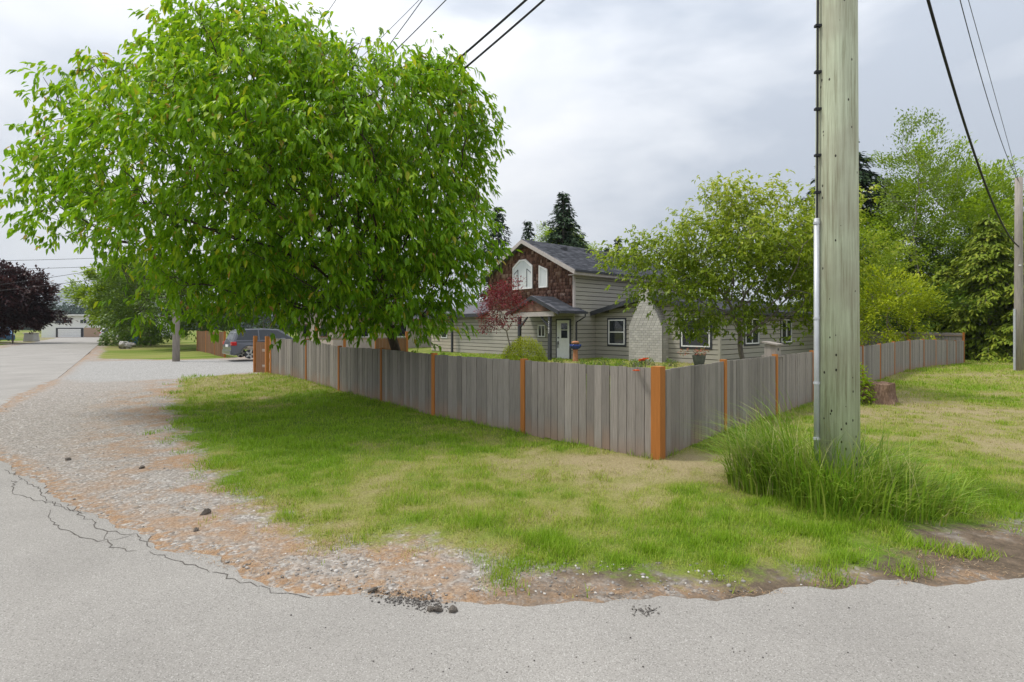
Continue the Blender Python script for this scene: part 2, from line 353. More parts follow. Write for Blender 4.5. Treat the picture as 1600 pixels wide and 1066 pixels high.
gf = np.stack([ii, ii+1, ii+1+nx, ii+nx], 1)
DRYN = lambda x, y: fbm(x, y, 0.55, 11)
def green(x, y):                      # how lush the turf is: 1 lush, 0 straw
    g = 0.66+1.25*(fbm(x, y, 0.5, 11)-0.5)+0.8*(fbm(x, y, 2.2, 14)-0.5)+0.75*(fbm(x, y, 6.5, 19)-0.5)
    g = g+0.35*np.exp(-(((x+4.5)/2.6)**2+((y-9.5)/3.5)**2))           # lush under the cherry; this green is also painted where its shade falls
    g = g+0.22*np.exp(-(((x-1.2)/2.0)**2+((y-4.3)/0.8)**2))
    g = g-0.40*np.exp(-(((x-2.6)/2.6)**2+((y-6.6)/1.0)**2))           # straw at the fence corner
    g = g-0.22*sstep(4.5, 8, x)*(1-sstep(20, 30, y))
    g = g-0.5*np.exp(-(((x+6.0)/0.5)**2+((y-12.6)/0.5)**2))-0.5*np.exp(-(((x+5.2)/0.55)**2+((y-11.6)/0.4)**2))
    return np.clip(g, 0, 1)
ground_me = npmesh('ground', np.stack([gx, gy, gz], 1), gf, 4, True,
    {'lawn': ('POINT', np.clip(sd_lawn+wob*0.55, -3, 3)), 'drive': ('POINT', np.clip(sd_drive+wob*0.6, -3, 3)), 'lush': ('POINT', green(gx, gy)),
     'edge': ('POINT', np.clip(-sd_road, -3, 6))})
def groundmat():
    m, n, l, b = nodes('ground_cover')
    def attr(a): x = n.new('ShaderNodeAttribute'); x.attribute_name = a; return x.outputs['Fac']
    tc = n.new('ShaderNodeTexCoord').outputs['Object']
    def noise(sc, det=5, rg=0.6):
        x = n.new('ShaderNodeTexNoise'); x.inputs['Scale'].default_value = sc; x.inputs['Detail'].default_value = det; x.inputs['Roughness'].default_value = rg
        l.new(tc, x.inputs['Vector']); return x.outputs[0]
    def ramp(f, *st):
        r = n.new('ShaderNodeValToRGB'); el = r.color_ramp.elements; el[0].position = st[0][0]; el[0].color = (*st[0][1],1); el[1].position = st[-1][0]; el[1].color = (*st[-1][1],1)
        for p, c in st[1:-1]: x = el.new(p); x.color = (*c,1)
        l.new(f, r.inputs[0]); return r.outputs[0]
    def mr(f, a, c, lo=0, hi=1):
        x = n.new('ShaderNodeMapRange'); x.interpolation_type = 'SMOOTHSTEP'; x.inputs[1].default_value = a; x.inputs[2].default_value = c; x.inputs[3].default_value = lo; x.inputs[4].default_value = hi
        l.new(f, x.inputs[0]); return x.outputs[0]
    def mix(f, a, c):
        x = n.new('ShaderNodeMix'); x.data_type = 'RGBA'; l.new(f, x.inputs[0]); l.new(a, x.inputs[6]); l.new(c, x.inputs[7]); return x.outputs[2]
    def math_(op, a, c):
        x = n.new('ShaderNodeMath'); x.operation = op
        for i, q in enumerate((a, c)):
            if isinstance(q, (int, float)): x.inputs[i].default_value = q
            else: l.new(q, x.inputs[i])
        return x.outputs[0]
    vo = n.new('ShaderNodeTexVoronoi'); vo.inputs['Scale'].default_value = 42; l.new(tc, vo.inputs['Vector'])
    sc = n.new('ShaderNodeSeparateColor'); l.new(vo.outputs['Color'], sc.inputs[0])
    fine = noise(60, 4); med = noise(9, 6, 0.7); big = noise(1.4, 4)
    pebble = ramp(sc.outputs[0], (0,(0.15,0.138,0.125)), (0.5,(0.29,0.27,0.25)), (0.85,(0.39,0.37,0.345)), (1,(0.56,0.54,0.51)))
    dust = ramp(med, (0.3,(0.20,0.17,0.14)), (0.7,(0.34,0.30,0.26)))
    gravel = mix(mr(med, 0.35, 0.65, 0.15, 0.6), pebble, dust)
    drive = mix(mr(fine, 0.3, 0.7, 0.0, 0.4), ramp(sc.outputs[0], (0,(0.21,0.21,0.205)), (0.6,(0.32,0.32,0.31)), (1,(0.48,0.48,0.47))), dust)
    needles = ramp(fine, (0.3,(0.19,0.115,0.065)), (0.55,(0.34,0.215,0.125)), (0.75,(0.44,0.33,0.22)))
    soil = ramp(med, (0.3,(0.075,0.058,0.042)), (0.7,(0.17,0.13,0.095)))
    lush = attr('lush'); lawn = attr('lawn'); edge = attr('edge')
    thatch = mix(mr(fine, 0.35, 0.65), ramp(lush, (0,(0.25,0.20,0.11)), (0.5,(0.17,0.17,0.05)), (1,(0.08,0.13,0.015))), ramp(lush, (0,(0.34,0.29,0.16)), (0.5,(0.24,0.25,0.07)), (1,(0.12,0.2,0.02))))
    # needle litter gathers in drifts along the turf's edge and along the asphalt
    nearlawn = math_('MULTIPLY', mr(lawn, -1.9, -0.2), mr(big, 0.42, 0.58))
    atroad = math_('MULTIPLY', mr(edge, 0.38, 0.05), mr(med, 0.40, 0.56))
    lit = math_('MULTIPLY', math_('MAXIMUM', nearlawn, atroad), mr(med, 0.32, 0.6, 0.25, 0.95))
    bare = mix(lit, gravel, needles)
    sx = n.new('ShaderNodeSeparateXYZ'); l.new(tc, sx.inputs[0])
    dirtzone = math_('MULTIPLY', mr(sx.outputs[0], -0.6, 0.8), mr(big, 0.40, 0.56, 0.35, 1.0))
    bare = mix(dirtzone, bare, mix(mr(fine, 0.55, 0.75, 0, 0.45), soil, needles))
    bare = mix(mr(attr('drive'), -0.3, 0.5), bare, drive)
    edgemask = mr(math_('ADD', lawn, math_('MULTIPLY', math_('SUBTRACT', med, 0.5), 0.9)), -0.18, 0.16)
    col = mix(edgemask, bare, thatch)
    l.new(col, b.inputs['Base Color']); b.inputs['Roughness'].default_value = 1.0; b.inputs['Specular IOR Level'].default_value = 0.1
    bp = n.new('ShaderNodeBump'); bp.inputs['Strength'].default_value = 0.7; bp.inputs['Distance'].default_value = 0.012
    hh = math_('ADD', math_('MULTIPLY', vo.outputs['Distance'], -0.8), fine); l.new(hh, bp.inputs['Height']); l.new(bp.outputs[0], b.inputs['Normal'])
    return m
tag(link('ground', ground_me, groundmat()), kind='structure')

# road: one asphalt sheet with a broken edge
def roadmat():
    m, n, l, b = nodes('old_asphalt')
    tc = n.new('ShaderNodeTexCoord').outputs['Object']
    def noise(sc, det=4, rg=0.6):
        x = n.new('ShaderNodeTexNoise'); x.inputs['Scale'].default_value = sc; x.inputs['Detail'].default_value = det; x.inputs['Roughness'].default_value = rg; l.new(tc, x.inputs['Vector']); return x.outputs[0]
    vo = n.new('ShaderNodeTexVoronoi'); vo.inputs['Scale'].default_value = 190; l.new(tc, vo.inputs['Vector'])
    sc = n.new('ShaderNodeSeparateColor'); l.new(vo.outputs['Color'], sc.inputs[0])
    r = n.new('ShaderNodeValToRGB'); el = r.color_ramp.elements; el[0].position = 0; el[0].color = (0.17,0.160,0.147,1); el[1].position = 1; el[1].color = (0.44,0.425,0.40,1)
    x = el.new(0.12); x.color = (0.268,0.254,0.235,1); x = el.new(0.9); x.color = (0.335,0.319,0.296,1)
    l.new(sc.outputs[0], r.inputs[0])
    f = n.new('ShaderNodeMapRange'); f.inputs[1].default_value = 0.3; f.inputs[2].default_value = 0.7; f.inputs[3].default_value = 0.86; f.inputs[4].default_value = 1.1; l.new(noise(0.55, 5), f.inputs[0])
    v = n.new('ShaderNodeVectorMath'); v.operation = 'SCALE'; l.new(r.outputs[0], v.inputs[0]); l.new(f.outputs[0], v.inputs['Scale'])
    l.new(v.outputs[0], b.inputs['Base Color']); b.inputs['Roughness'].default_value = 0.95; b.inputs['Specular IOR Level'].default_value = 0.15
    bp = n.new('ShaderNodeBump'); bp.inputs['Strength'].default_value = 0.6; bp.inputs['Distance'].default_value = 0.006
    l.new(noise(110, 3), bp.inputs['Height']); l.new(bp.outputs[0], b.inputs['Normal']); return m
bm = bmesh.new()
from mathutils.geometry import delaunay_2d_cdt
cv_, ce_, cf_, *_ = delaunay_2d_cdt([Vector(p) for p in outline], [(i, (i+1) % len(outline)) for i in range(len(outline))], [], 1, 1e-5)
pv = [bm.verts.new((p.x, p.y, 0.012)) for p in cv_]; oa = np.array([[sum(cv_[i].x for i in f)/3, sum(cv_[i].y for i in f)/3] for f in cf_])
inside = sdpoly(oa[:,0], oa[:,1], outline) > 0
for f, k_ in zip(cf_, inside):
    if k_: bm.faces.new([pv[i] for i in f])
bmesh.ops.delete(bm, geom=[v for v in bm.verts if not v.link_faces], context='VERTS')
bd = [e for e in bm.edges if e.is_boundary]
ex = bmesh.ops.extrude_edge_only(bm, edges=bd)
for v in ex['geom']:
    if isinstance(v, bmesh.types.BMVert): v.co.z = -0.08
bmesh.ops.recalc_face_normals(bm, faces=bm.faces)
me = bpy.data.meshes.new('road'); bm.to_mesh(me); bm.free()
if sum(p.normal.z*p.area for p in me.polygons) < 0: me.flip_normals()
road = tag(link('road', me, roadmat()), kind='structure')
def ribbon(name, pts, w, z, m, parent):
    mb = MB(); P = [Vector((p[0], p[1])) for p in pts]; vs = []; 
    for i, p in enumerate(P):
        d = (P[min(i+1,len(P)-1)]-P[max(i-1,0)]).normalized(); nrm = Vector((-d.y, d.x))*w*random.uniform(0.4, 1.2)*(0.4 if i in (0, len(P)-1) else 1)
        vs += [(p.x+nrm.x, p.y+nrm.y, z), (p.x-nrm.x, p.y-nrm.y, z)]
    mb.add(vs, [(2*i, 2*i+1, 2*i+3, 2*i+2) for i in range(len(P)-1)])
    return mb.build(name, m, parent)
cr = [[(10,735),(60,765),(72,785),(130,805),(150,800)],[(72,785),(110,797),(165,833),(210,838),(235,860)],[(75,800),(85,822),(130,845),(160,849)],[(210,838),(180,846),(160,849)],
      [(330,897),(380,912),(440,930),(490,940)],[(235,862),(290,885),(330,897)],[(20,752),(25,775),(72,788)],[(165,833),(172,858),(215,864)]]
for c in cr:
    pts = densify([gp(*p) for p in c], 0.06)
    pts = [(x+random.uniform(-.025,.025), y+random.uniform(-.025,.025)) for x, y in pts]
    ribbon('crack', pts, 0.0045, 0.0145, M['crack'], road)

# ------------------------------------------------------------------ turf blades
def blades(P, h, w, lean, tint, name, mname, segs=1, az=None):
    """P (n,3); each blade a thin triangle, or a bent strip for segs=3"""
    n = len(P); a = rng.random(n)*2*np.pi if az is None else az
    d = np.stack([np.cos(a), np.sin(a), np.zeros(n)], 1); s = np.stack([-np.sin(a), np.cos(a), np.zeros(n)], 1)
    if segs == 1:
        tip = P+d*(lean*h)[:,None]+np.array([0,0,1])*(h*np.sqrt(np.clip(1-lean**2, .05, 1)))[:,None]
        V = np.stack([P-s*(w/2)[:,None], P+s*(w/2)[:,None], tip], 1).reshape(-1, 3)
        me = npmesh(name, V, np.arange(3*n).reshape(n, 3), 3, False, {'tint': ('FACE', tint)})
    else:
        rows = []
        for k in range(segs):
            t = k/segs; out_ = (lean*h*t**2.0)[:,None]; up = (h*(t-0.42*lean*t**2.4))[:,None]
            c = P+d*out_+np.array([0,0,1])*up; ww = (w/2*(1-0.55*t))[:,None]
            rows += [c-s*ww, c+s*ww]
        tip = P+d*(lean*h)[:,None]+np.array([0,0,1])*(h*(1-0.42*lean))[:,None]
        V = np.stack(rows+[tip], 1); m = V.shape[1]; base = np.arange(n)[:,None]*m; tris = []
        for k in range(segs-1):
            a0, b0, a1, b1 = 2*k, 2*k+1, 2*k+2, 2*k+3; tris += [[a0,b0,b1],[a0,b1,a1]]
        tris.append([2*segs-2, 2*segs-1, 2*segs])
        Fc = (base[:,None,:]+np.array(tris)[None,:,:]).reshape(-1, 3)
        me = npmesh(name, V.reshape(-1,3), Fc, 3, True, {'tint': ('FACE', np.repeat(tint, len(tris)))})
    return link(name, me, M[mname])
n0 = 820000
px = rng.uniform(-250, 1900, n0); py = HY+np.exp(rng.uniform(math.log(44), math.log(425), n0))
Z = F*CH/(py-HY); X = (px-800)/F*Z; Z = Z+rng.normal(0, .05, n0)
sl = sdpoly(X, Z, LAWN)+((fbm(X, Z, 1.1, 3)-0.5)*1.0+(vn(X, Z, 6, 5)-0.5)*0.3)*0.55
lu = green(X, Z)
keep = (rng.random(n0) < sstep(-0.30, 0.35, sl+(vn(X, Z, 3.1, 8)-.5)*0.9)*(0.55+0.45*lu)) & (sdpoly(X, Z, ROADP) < -0.02)
X, Z, lu = X[keep], Z[keep], lu[keep]; n1 = len(X)
clump = vn(X, Z, 4.5, 31)
h = (0.024+0.04*rng.random(n1)+0.07*clump**3)*(0.75+0.5*lu)*(1+np.clip(Z-8, 0, 12)*0.05)
w = np.maximum(0.0075, Z*0.0014)*rng.uniform(.7, 1.3, n1)
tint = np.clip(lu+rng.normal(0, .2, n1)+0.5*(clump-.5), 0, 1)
P = np.stack([X, Z, gh(X, Z)-0.004+(vn(X, Z, 1.3, 2)-0.5)*0.05], 1)
tag(blades(P, h, w, rng.uniform(.2, .85, n1), tint, 'lawn_grass', 'grass'), 'short patchy mown grass on the verge and lawn, green to straw coloured', 'grass', kind='stuff')

# ------------------------------------------------------------------ fences
def cum(p, q, n): return [Vector((p[0]+(q[0]-p[0])*i/n, p[1]+(q[1]-p[1])*i/n, 0)) for i in range(n+1)]
def unit_board(name, w=1, d=0.019):
    return MB().box(-w/2, w/2, -d, 0, 0, 1).mesh(name)
BOARD = unit_board('board'); BOARD.materials.append(M['board'])
POST = MB().box(-.5,.5,-.5,.5,0,1).mesh('post', 0.0); POST.materials.append(M['post'])
RAIL = MB().box(0,1,-.5,.5,-.5,.5).mesh('rail'); RAIL.materials.append(M['board'])
BB = unit_board('board'); BB.materials.append(M['brownboard'])
def fence(root, pts, H, side, bw=0.14, board=BOARD, post=POST, psz=0.09, posts=None, tops=None):
    """board panels between posts; side=+1 puts the boards on the left of the travel direction"""
    for i, p in enumerate(pts):
        z0 = float(gh(p.x, p.y)); Hp = H if tops is None else tops[i]
        a = pts[min(i+1, len(pts)-1)]-pts[max(i-1, 0)]; rz = math.atan2(a.y, a.x)
        s = (posts or {}).get(i, psz)
        if s: link('post', post, None, root, (p.x, p.y, z0-0.25), (0,0,rz), (s, s, Hp+0.28))
    for i in range(len(pts)-1):
        a, b = pts[i], pts[i+1]; d = b-a; Lh = d.length; d.normalize(); rz = math.atan2(d.y, d.x)
        nrm = Vector((-d.y, d.x, 0))*side
        n = max(1, round((Lh-0.10)/bw)); wd = (Lh-0.10)/n
        za, zb = float(gh(a.x, a.y)), float(gh(b.x, b.y)); Ha = H if tops is None else tops[i]; Hb = H if tops is None else tops[i+1]
        for k in range(n):
            t = (0.05+wd*(k+.5))/Lh; p = a+(b-a)*t+nrm*(0.028+random.uniform(0,.005))
            zt = za+(zb-za)*t+Ha+(Hb-Ha)*t+random.uniform(-.008,.008); zb0 = float(gh(p.x, p.y))+0.015+random.uniform(-.015,.015)
            link('board', board, None, root, (p.x, p.y, zb0), (random.uniform(-.004,.004), random.uniform(-.006,.006), rz+(math.pi if side < 0 else 0)+random.uniform(-.02,.02)),
                 (wd-random.uniform(.005,.014), 1, zt-zb0))
        for hz in (0.25, 0.92):
            p0 = a-nrm*0.022; link('rail', RAIL, None, root, (p0.x, p0.y, za+Ha*hz), (0, math.atan2(za-zb, Lh), rz), (Lh, 0.038, 0.085))
LP = [Vector(p) for p in [(1.92,6.89,0),(0.20,8.61,0),(-1.53,10.34,0),(-3.03,12.26,0),(-4.63,14.10,0),(-6.23,15.94,0),(-8.05,17.55,0)]]
RP = [Vector(p) for p in [(1.92,6.89,0),(3.52,8.73,0),(5.245,10.455,0),(6.97,12.18,0),(8.7,13.9,0),(10.42,15.63,0),(12.15,17.35,0),(13.9,19.1,0),(15.6,20.6,0),(17.3,22.07,0),(19.0,23.55,0),(20.7,25.0,0),(22.4,26.5,0),(24.1,28.0,0)]]
fl = empty('board_fence', LP[0], label='grey weathered board fence between the cherry tree and the open lawn', cat='fence')
def rel(root): 
    for c in root.children: c.location = c.location-root.location
fence(fl, LP, 1.21, +1, posts={0: 0.135}, tops=[1.21,1.21,1.22,1.24,1.19,1.26,1.22]); rel(fl)
fr = empty('board_fence', RP[1], label='grey weathered board fence passing behind the big green utility pole', cat='fence')
fence(fr, RP, 1.19, -1, posts={0: 0}, tops=[1.19]*13+[1.2]); rel(fr)
# perpendicular taller fence at the far end of the long run
fb = empty('board_fence', RP[-1], label='taller board fence with exposed rails at the far end by the cedars', cat='fence')
fence(fb, [Vector((24.25,28.15,0)), Vector((22.55,29.85,0)), Vector((20.85,31.5,0)), Vector((19.1,33.2,0)), Vector((17.4,34.9,0))], 1.62, -1); rel(fb)
# gate and brown neighbour fence by the drive
gt = empty('drive_gate', (-8.6,18.1,0), label='short stained wooden gate panel beside the parked grey car', cat='gate')
for k in range(5):
    link('board', BB, None, gt, (-0.08-0.115*k, 0.28+0.10*k, 0.12), (0,0,R(139)), (0.145, 1, 1.12))
for p in ((0.1,0.1),(-0.68,0.85)): link('post', POST, None, gt, (p[0], p[1], -0.1), (0,0,R(45)), (0.11,0.11,1.55))
link('rail', RAIL, None, gt, (0.08,0.14,0.95), (0,0,R(136)), (0.95,0.04,0.09)); link('rail', RAIL, None, gt, (0.08,0.14,0.4), (0,0,R(136)), (0.95,0.04,0.09))
nf = empty('brown_fence', (-16.5,30.2,0), label='brown stained board fence beyond the gravel drive', cat='fence')
fence(nf, [Vector((-16.6,30.3,0)), Vector((-18.9,33.4,0)), Vector((-21.4,36.7,0)), Vector((-24,40,0))], 1.5, +1, bw=0.30, board=BB, psz=0.1); rel(nf)
# inner garden rail fence seen over the front fence
gf_ = empty('garden_fence', (-7.5,21,0), label='low garden fence with orange posts and brown panel behind the cherry', cat='fence')
pp = [Vector((-7.9,21.2,0)), Vector((-6.9,21.6,0)), Vector((-5.7,22.0,0)), Vector((-4.5,22.4,0))]
for i, p in enumerate(pp): link('post', POST, None, gf_, (p.x, p.y, float(gh(p.x,p.y))-.15), (0,0,R(20)), (0.11,0.11,(1.75,1.45,1.6,1.5)[i]+.15))
for i in range(3):
    a, b = pp[i], pp[i+1]; d = b-a
    for hz in (0.55, 1.3): link('rail', RAIL, None, gf_, (a.x, a.y-.03, hz), (0,0,math.atan2(d.y,d.x)), (d.length,0.04,0.10))
for k in range(9):
    t = (k+.5)/9; p = pp[2]+(pp[3]-pp[2])*t; link('board', BB, None, gf_, (p.x, p.y-.06, 0.1), (0,0,R(18.4)), (0.135,1,1.2))
rel(gf_)

# ------------------------------------------------------------------ house (local x along the long side, y along the gable)
HA = math.atan2(.656,.755)
H_ = empty('house', (3.2,27.0,0.08), HA, label='two storey grey lap sided house with brown shake gable, porch and dark shingle roof', cat='house')
def lap(parent, axis, pos, face, a, b, z0, z1, ex=0.22, clip=None, m='siding', thick=0.042):
    """courses of lap siding on a wall. axis 'x': wall runs along x at y=pos; face -1 faces the negative side"""
    k = 0; z = z0
    while z < z1-0.03:
        zt = min(z+ex, z1)-0.03; lo, hi = a, b
        if clip: lo, hi = clip(zt)
        if hi-lo > 0.1:
            o0, o1 = face*thick, face*0.004
            poly = [(pos, z), (pos+o0, z), (pos+face*0.03, zt), (pos, zt)]
            mb = MB()
            if axis == 'x': mb.hexa([(lo,p[0],p[1]) for p in poly], [(hi,p[0],p[1]) for p in poly])
            else: mb.hexa([(p[0],lo,p[1]) for p in poly], [(p[0],hi,p[1]) for p in poly])
            mb.build('siding_board', M[m], parent)
        z += ex; k += 1
def core(parent, name, m, *boxes):
    mb = MB()
    for bx in boxes: mb.box(*bx)
    return mb.build(name, m, parent)
# solid bodies behind the cladding
RZ, EZ = 6.55, 4.62
mb = MB(); mb.hexa([(0.03,0.03,0),(11,0.03,0),(11,7.1,0),(0.03,7.1,0)], [(0.03,0.03,EZ),(11,0.03,EZ),(11,7.1,EZ),(0.03,7.1,EZ)])
mb.prism([(0.03,EZ),(7.1,EZ),(3.55,RZ-.12)], 'x', 0.03, 11); mb.build('wall', M['sheath'], H_)
mb = MB(); mb.box(1.70,12.5,-6.97,0,0,2.45); mb.prism([(-6.97,2.45),(0.02,2.45),(-3.5,3.22)], 'x', 1.70, 12.5); mb.build('wall', M['sheath'], H_)
mb = MB(); mb.box(0.03,6,7.1,13.6,0,2.5); mb.build('wall', M['sheath'], H_)
lap(H_, 'x', 0.03, -1, 0.0, 11, 0.05, EZ)                       # long side of the tall part
lap(H_, 'y', 0.03, -1, 0.0, 7.1, 0.05, 2.75)                      # gable wall, ground floor
lap(H_, 'y', 1.70, -1, -6.97, 0.0, 0.05, 3.2, clip=lambda z: (-6.97, 0.0) if z < 2.45 else (-6.97+(z-2.45)/0.222, -(z-2.45)/0.222))
lap(H_, 'x', -6.97, -1, 1.70, 12.5, 0.05, 2.45)
lap(H_, 'y', 0.03, -1, 7.1, 10.6, 0.05, 2.5); lap(H_, 'y', 0.03, -1, 10.6, 13.6, 0.05, 2.5, m='beige')
# cedar shakes on the upper gable: every shake a small wedge
sv = []; sf = []
z = 2.75; r = 0
while z < RZ-0.2:
    hi = 7.12 if z < EZ-.1 else 3.55+(RZ-.14-z)/0.53*1.0
    lo = 0.0 if z < EZ-.1 else 7.1-hi
    y = lo-random.random()*0.1
    while y < hi:
        w_ = random.uniform(.10,.24); y0, y1 = max(y, lo), min(y+w_-.008, hi)
        if y1-y0 > .02:
            zt = z+0.24; db = random.uniform(.022,.04); dz = random.uniform(-.012,.012); o = len(sv)
            sv += [(0.03,y0,z+dz),(0.03-db,y0,z+dz),(0.03-db,y1,z+dz),(0.03,y1,z+dz),(0.03,y0,zt),(0.026,y0,zt),(0.026,y1,zt),(0.03,y1,zt)]
            sf += [(o+0,o+1,o+2,o+3),(o+1,o+5,o+6,o+2),(o+0,o+4,o+5,o+1),(o+3,o+2,o+6,o+7)]
        y += w_
    z += 0.19; r += 1
tint = []
for i in range(len(sf)//4): tint += [random.random()]*4
me = npmesh('shake_cladding', np.array(sv), np.array(sf), 4, False, {'tint': ('FACE', np.array(tint))})
M['shakes'] = leafmat('cedar_shakes', [(0,(0.075,0.040,0.032)),(0.5,(0.155,0.080,0.060)),(0.85,(0.24,0.135,0.105)),(1,(0.33,0.23,0.19))], 0.0, 0.85, 0.2)
tag(link('shake_cladding', me, M['shakes'], H_), 'reddish brown cedar shakes on the upper gable', kind='stuff')
# roofs: deck plus shingle tabs
def roof_slope(parent, e0, e1, r0, r1, name='roof_slope', th=0.10, tabs=True):
    e0, e1, r0, r1 = map(Vector, (e0, e1, r0, r1)); n = (e1-e0).cross(r0-e0).normalized()
    if n.z < 0: n = -n
    mb = MB(); q = [e0, e1, r1, r0]; mb.hexa([p-n*th for p in q], q); deck = mb.build(name, M['roof'], parent)
    if tabs:
        rows = int((r0-e0).length/0.15); V = []; Fc = []
        for i in range(rows):
            ta, tb = i/rows, min(1, (i+1.15)/rows); A0, A1 = e0.lerp(r0, ta), e1.lerp(r1, ta); B0, B1 = e0.lerp(r0, tb), e1.lerp(r1, tb)
            Ln = (A1-A0).length; nt_ = max(1, int(Ln/0.32)); off = random.random()
            for k in range(nt_):
                s0, s1 = (k+off*.9)/nt_, (k+off*.9+.96)/nt_
                s0, s1 = max(0, s0), min(1, s1)
                if s1 <= s0: continue
                up = n*random.uniform(.012,.022); o = len(V)
                p = [A0.lerp(A1,s0)+up, A0.lerp(A1,s1)+up, B0.lerp(B1,s1)+n*.004, B0.lerp(B1,s0)+n*.004, A0.lerp(A1,s0), A0.lerp(A1,s1)]
                V += [tuple(x) for x in p]; Fc += [(o,o+1,o+2,o+3),(o+4,o+5,o+1,o)]
        me = npmesh('shingle_tabs', np.array(V), np.array(Fc), 4, False, {'tint': ('FACE', np.repeat(rng.random(len(Fc)//2), 2))})
        tag(link('shingle_tabs', me, M['tabs'], deck), kind='stuff')
    return deck
M['tabs'] = leafmat('shingle_tab', [(0,(0.062,0.065,0.075)),(0.6,(0.10,0.103,0.118)),(1,(0.155,0.157,0.175))], 0.0, 0.9, 0.2)
ov = 0.45
EE = EZ+0.0
roof_slope(H_, (-ov,-ov,EE-.02), (11.4,-ov,EE-.02), (-ov,3.55,RZ+.08), (11.4,3.55,RZ+.08))
roof_slope(H_, (-ov,7.1+ov,EE-.02), (11.4,7.1+ov,EE-.02), (-ov,3.55,RZ+.08), (11.4,3.55,RZ+.08))
for sgn in (-1, 1):                                                # rake boards
    ye = -ov if sgn < 0 else 7.1+ov
    mb = MB(); mb.hexa([(-ov-.03,ye,EE-.26),(-ov-.003,ye,EE-.26),(-ov-.003,3.55,RZ-.16),(-ov-.03,3.55,RZ-.16)], [(-ov-.03,ye,EE-.03),(-ov-.003,ye,EE-.03),(-ov-.003,3.55,RZ+.06),(-ov-.03,3.55,RZ+.06)])
    mb.build('rake_board', M['trimgrey'], H_)
MB().box(-ov,11.4,-ov-.025,-ov-.002,EE-.26,EE-.05).build('fascia', M['trimgrey'], H_)
MB().box(-ov,11.4,-ov-.12,-ov-.028,EE-.13,EE-.02).build('gutter', M['dark'], H_)
MB().box(-ov+.02,11.3,-ov+.01,-.0,EE-.28,EE-.25).build('soffit', M['trimgrey'], H_)
for x, y in ((2.0,2.6),(4.2,2.75),(6.8,2.7)):
    zz = EE+(y+ov)/4.0*(RZ+.08-EE); MB().box(x-.15,x+.15,y-.13,y+.13,zz-.02,zz+.13).build('roof_vent', M['dark'], H_)
# single storey wing roof
WE = 2.48; WR = WE+0.222*3.5
roof_slope(H_, (1.27,-7.4,WE-.04), (12.9,-7.4,WE-.04), (1.27,-3.5,WR+.06), (12.9,-3.5,WR+.06))
roof_slope(H_, (1.27,-0.02,WE+.05), (12.9,-0.02,WE+.05), (1.27,-3.5,WR+.06), (12.9,-3.5,WR+.06))
for ye, ze in ((-7.4,WE-.06),(-0.02,WE+.03)):
    MB().hexa([(1.235,ye,ze-.22),(1.267,ye,ze-.22),(1.267,-3.5,WR-.18),(1.235,-3.5,WR-.18)], [(1.235,ye,ze),(1.267,ye,ze),(1.267,-3.5,WR+.04),(1.235,-3.5,WR+.04)]).build('rake_board', M['dark'], H_)
MB().box(1.27,12.9,-7.5,-7.4,WE-.22,WE-.04).build('gutter', M['dark'], H_)
MB().box(1.27,12.9,-7.39,-6.99,WE-.24,WE-.2).build('soffit', M['dark'], H_)
# left wing roof
roof_slope(H_, (-.45,7.2,2.55), (-.45,13.9,2.55), (4,7.2,3.6), (4,13.9,3.6), tabs=False)
MB().box(-.52,-.452,7.2,13.9,2.33,2.55).build('fascia', M['dark'], H_)
MB().box(-.38,-.26,10.5,10.62,0,2.4).build('porch_post', M['dark'], H_)
# corner boards
MB().box(-.012,.10,-.012,.10,2.70,EZ-.2).build('corner_board', M['trimgrey'], H_)
MB().box(-.005,.08,-.005,.08,0.02,2.70).build('corner_board', M['siding'], H_)
MB().box(1.66,1.78,-7.01,-6.90,0.02,2.42).build('corner_board', M['siding'], H_)
# windows
def window(axis, pos, a, b, z0, z1, trim='white', glass='glass', cas=None, sash=True, poly=None, mull=1):
    """a framed window proud of a wall facing the negative side; frame > panes"""
    def bx(u0, u1, w0, w1, d0, d1):
        return (pos-d1, pos-d0, u0, u1, w0, w1) if axis == 'y' else (u0, u1, pos-d1, pos-d0, w0, w1)
    fr = MB(); t = 0.055
    for q in ((a,a+t,z0,z1),(b-t,b,z0,z1),(a+t,b-t,z0,z0+t),(a+t,b-t,z1-t,z1)): fr.box(*bx(q[0],q[1],q[2],q[3],0.0,0.07))
    if sash: fr.box(*bx(a+t,b-t,(z0+z1)/2-.025,(z0+z1)/2+.025,0.0,0.062))
    if mull > 1:
        for k in range(1, mull): c = a+(b-a)*k/mull; fr.box(*bx(c-.025,c+.025,z0+t,z1-t,0.0,0.066))
    f = fr.build('window', M[trim], H_)
    if cas:
        cb = MB(); s = .09
        for q in ((a-s,a-.002,z0-s,z1+s),(b+.002,b+s,z0-s,z1+s),(a-.002,b+.002,z0-s,z0-.002),(a-.002,b+.002,z1+.002,z1+s)): cb.box(*bx(q[0],q[1],q[2],q[3],-0.01,0.05))
        cb.build('casing', M[cas], f)
    rows = [(z0+t,(z0+z1)/2-.025),((z0+z1)/2+.025,z1-t)] if sash else [(z0+t,z1-t)]
    for k in range(mull):
        c0 = a+t if k == 0 else a+(b-a)*k/mull+.025; c1 = b-t if k == mull-1 else a+(b-a)*(k+1)/mull-.025
        for r0_, r1_ in rows: MB().box(*bx(c0,c1,r0_,r1_,0.0,0.035)).build('pane', M[glass], f)
    return f
window('y', 1.69, -1.95, -0.92, 0.80, 2.08, cas='dark')
window('y', 1.69, -6.55, -5.15, 0.80, 2.08, cas='dark')
window('y', 0.02, 2.08, 2.66, 1.16, 1.82, mull=2, sash=False)
window('x', -6.98, 8.0, 9.3, 0.9, 2.1, cas='dark', mull=2, sash=False)
window('x', -6.98, 4.0, 5.4, 0.9, 2.1, cas='dark', mull=2, sash=False)
window('y', 0.02, 11.6, 12.3, 0.95, 1.95, trim='white', sash=False)
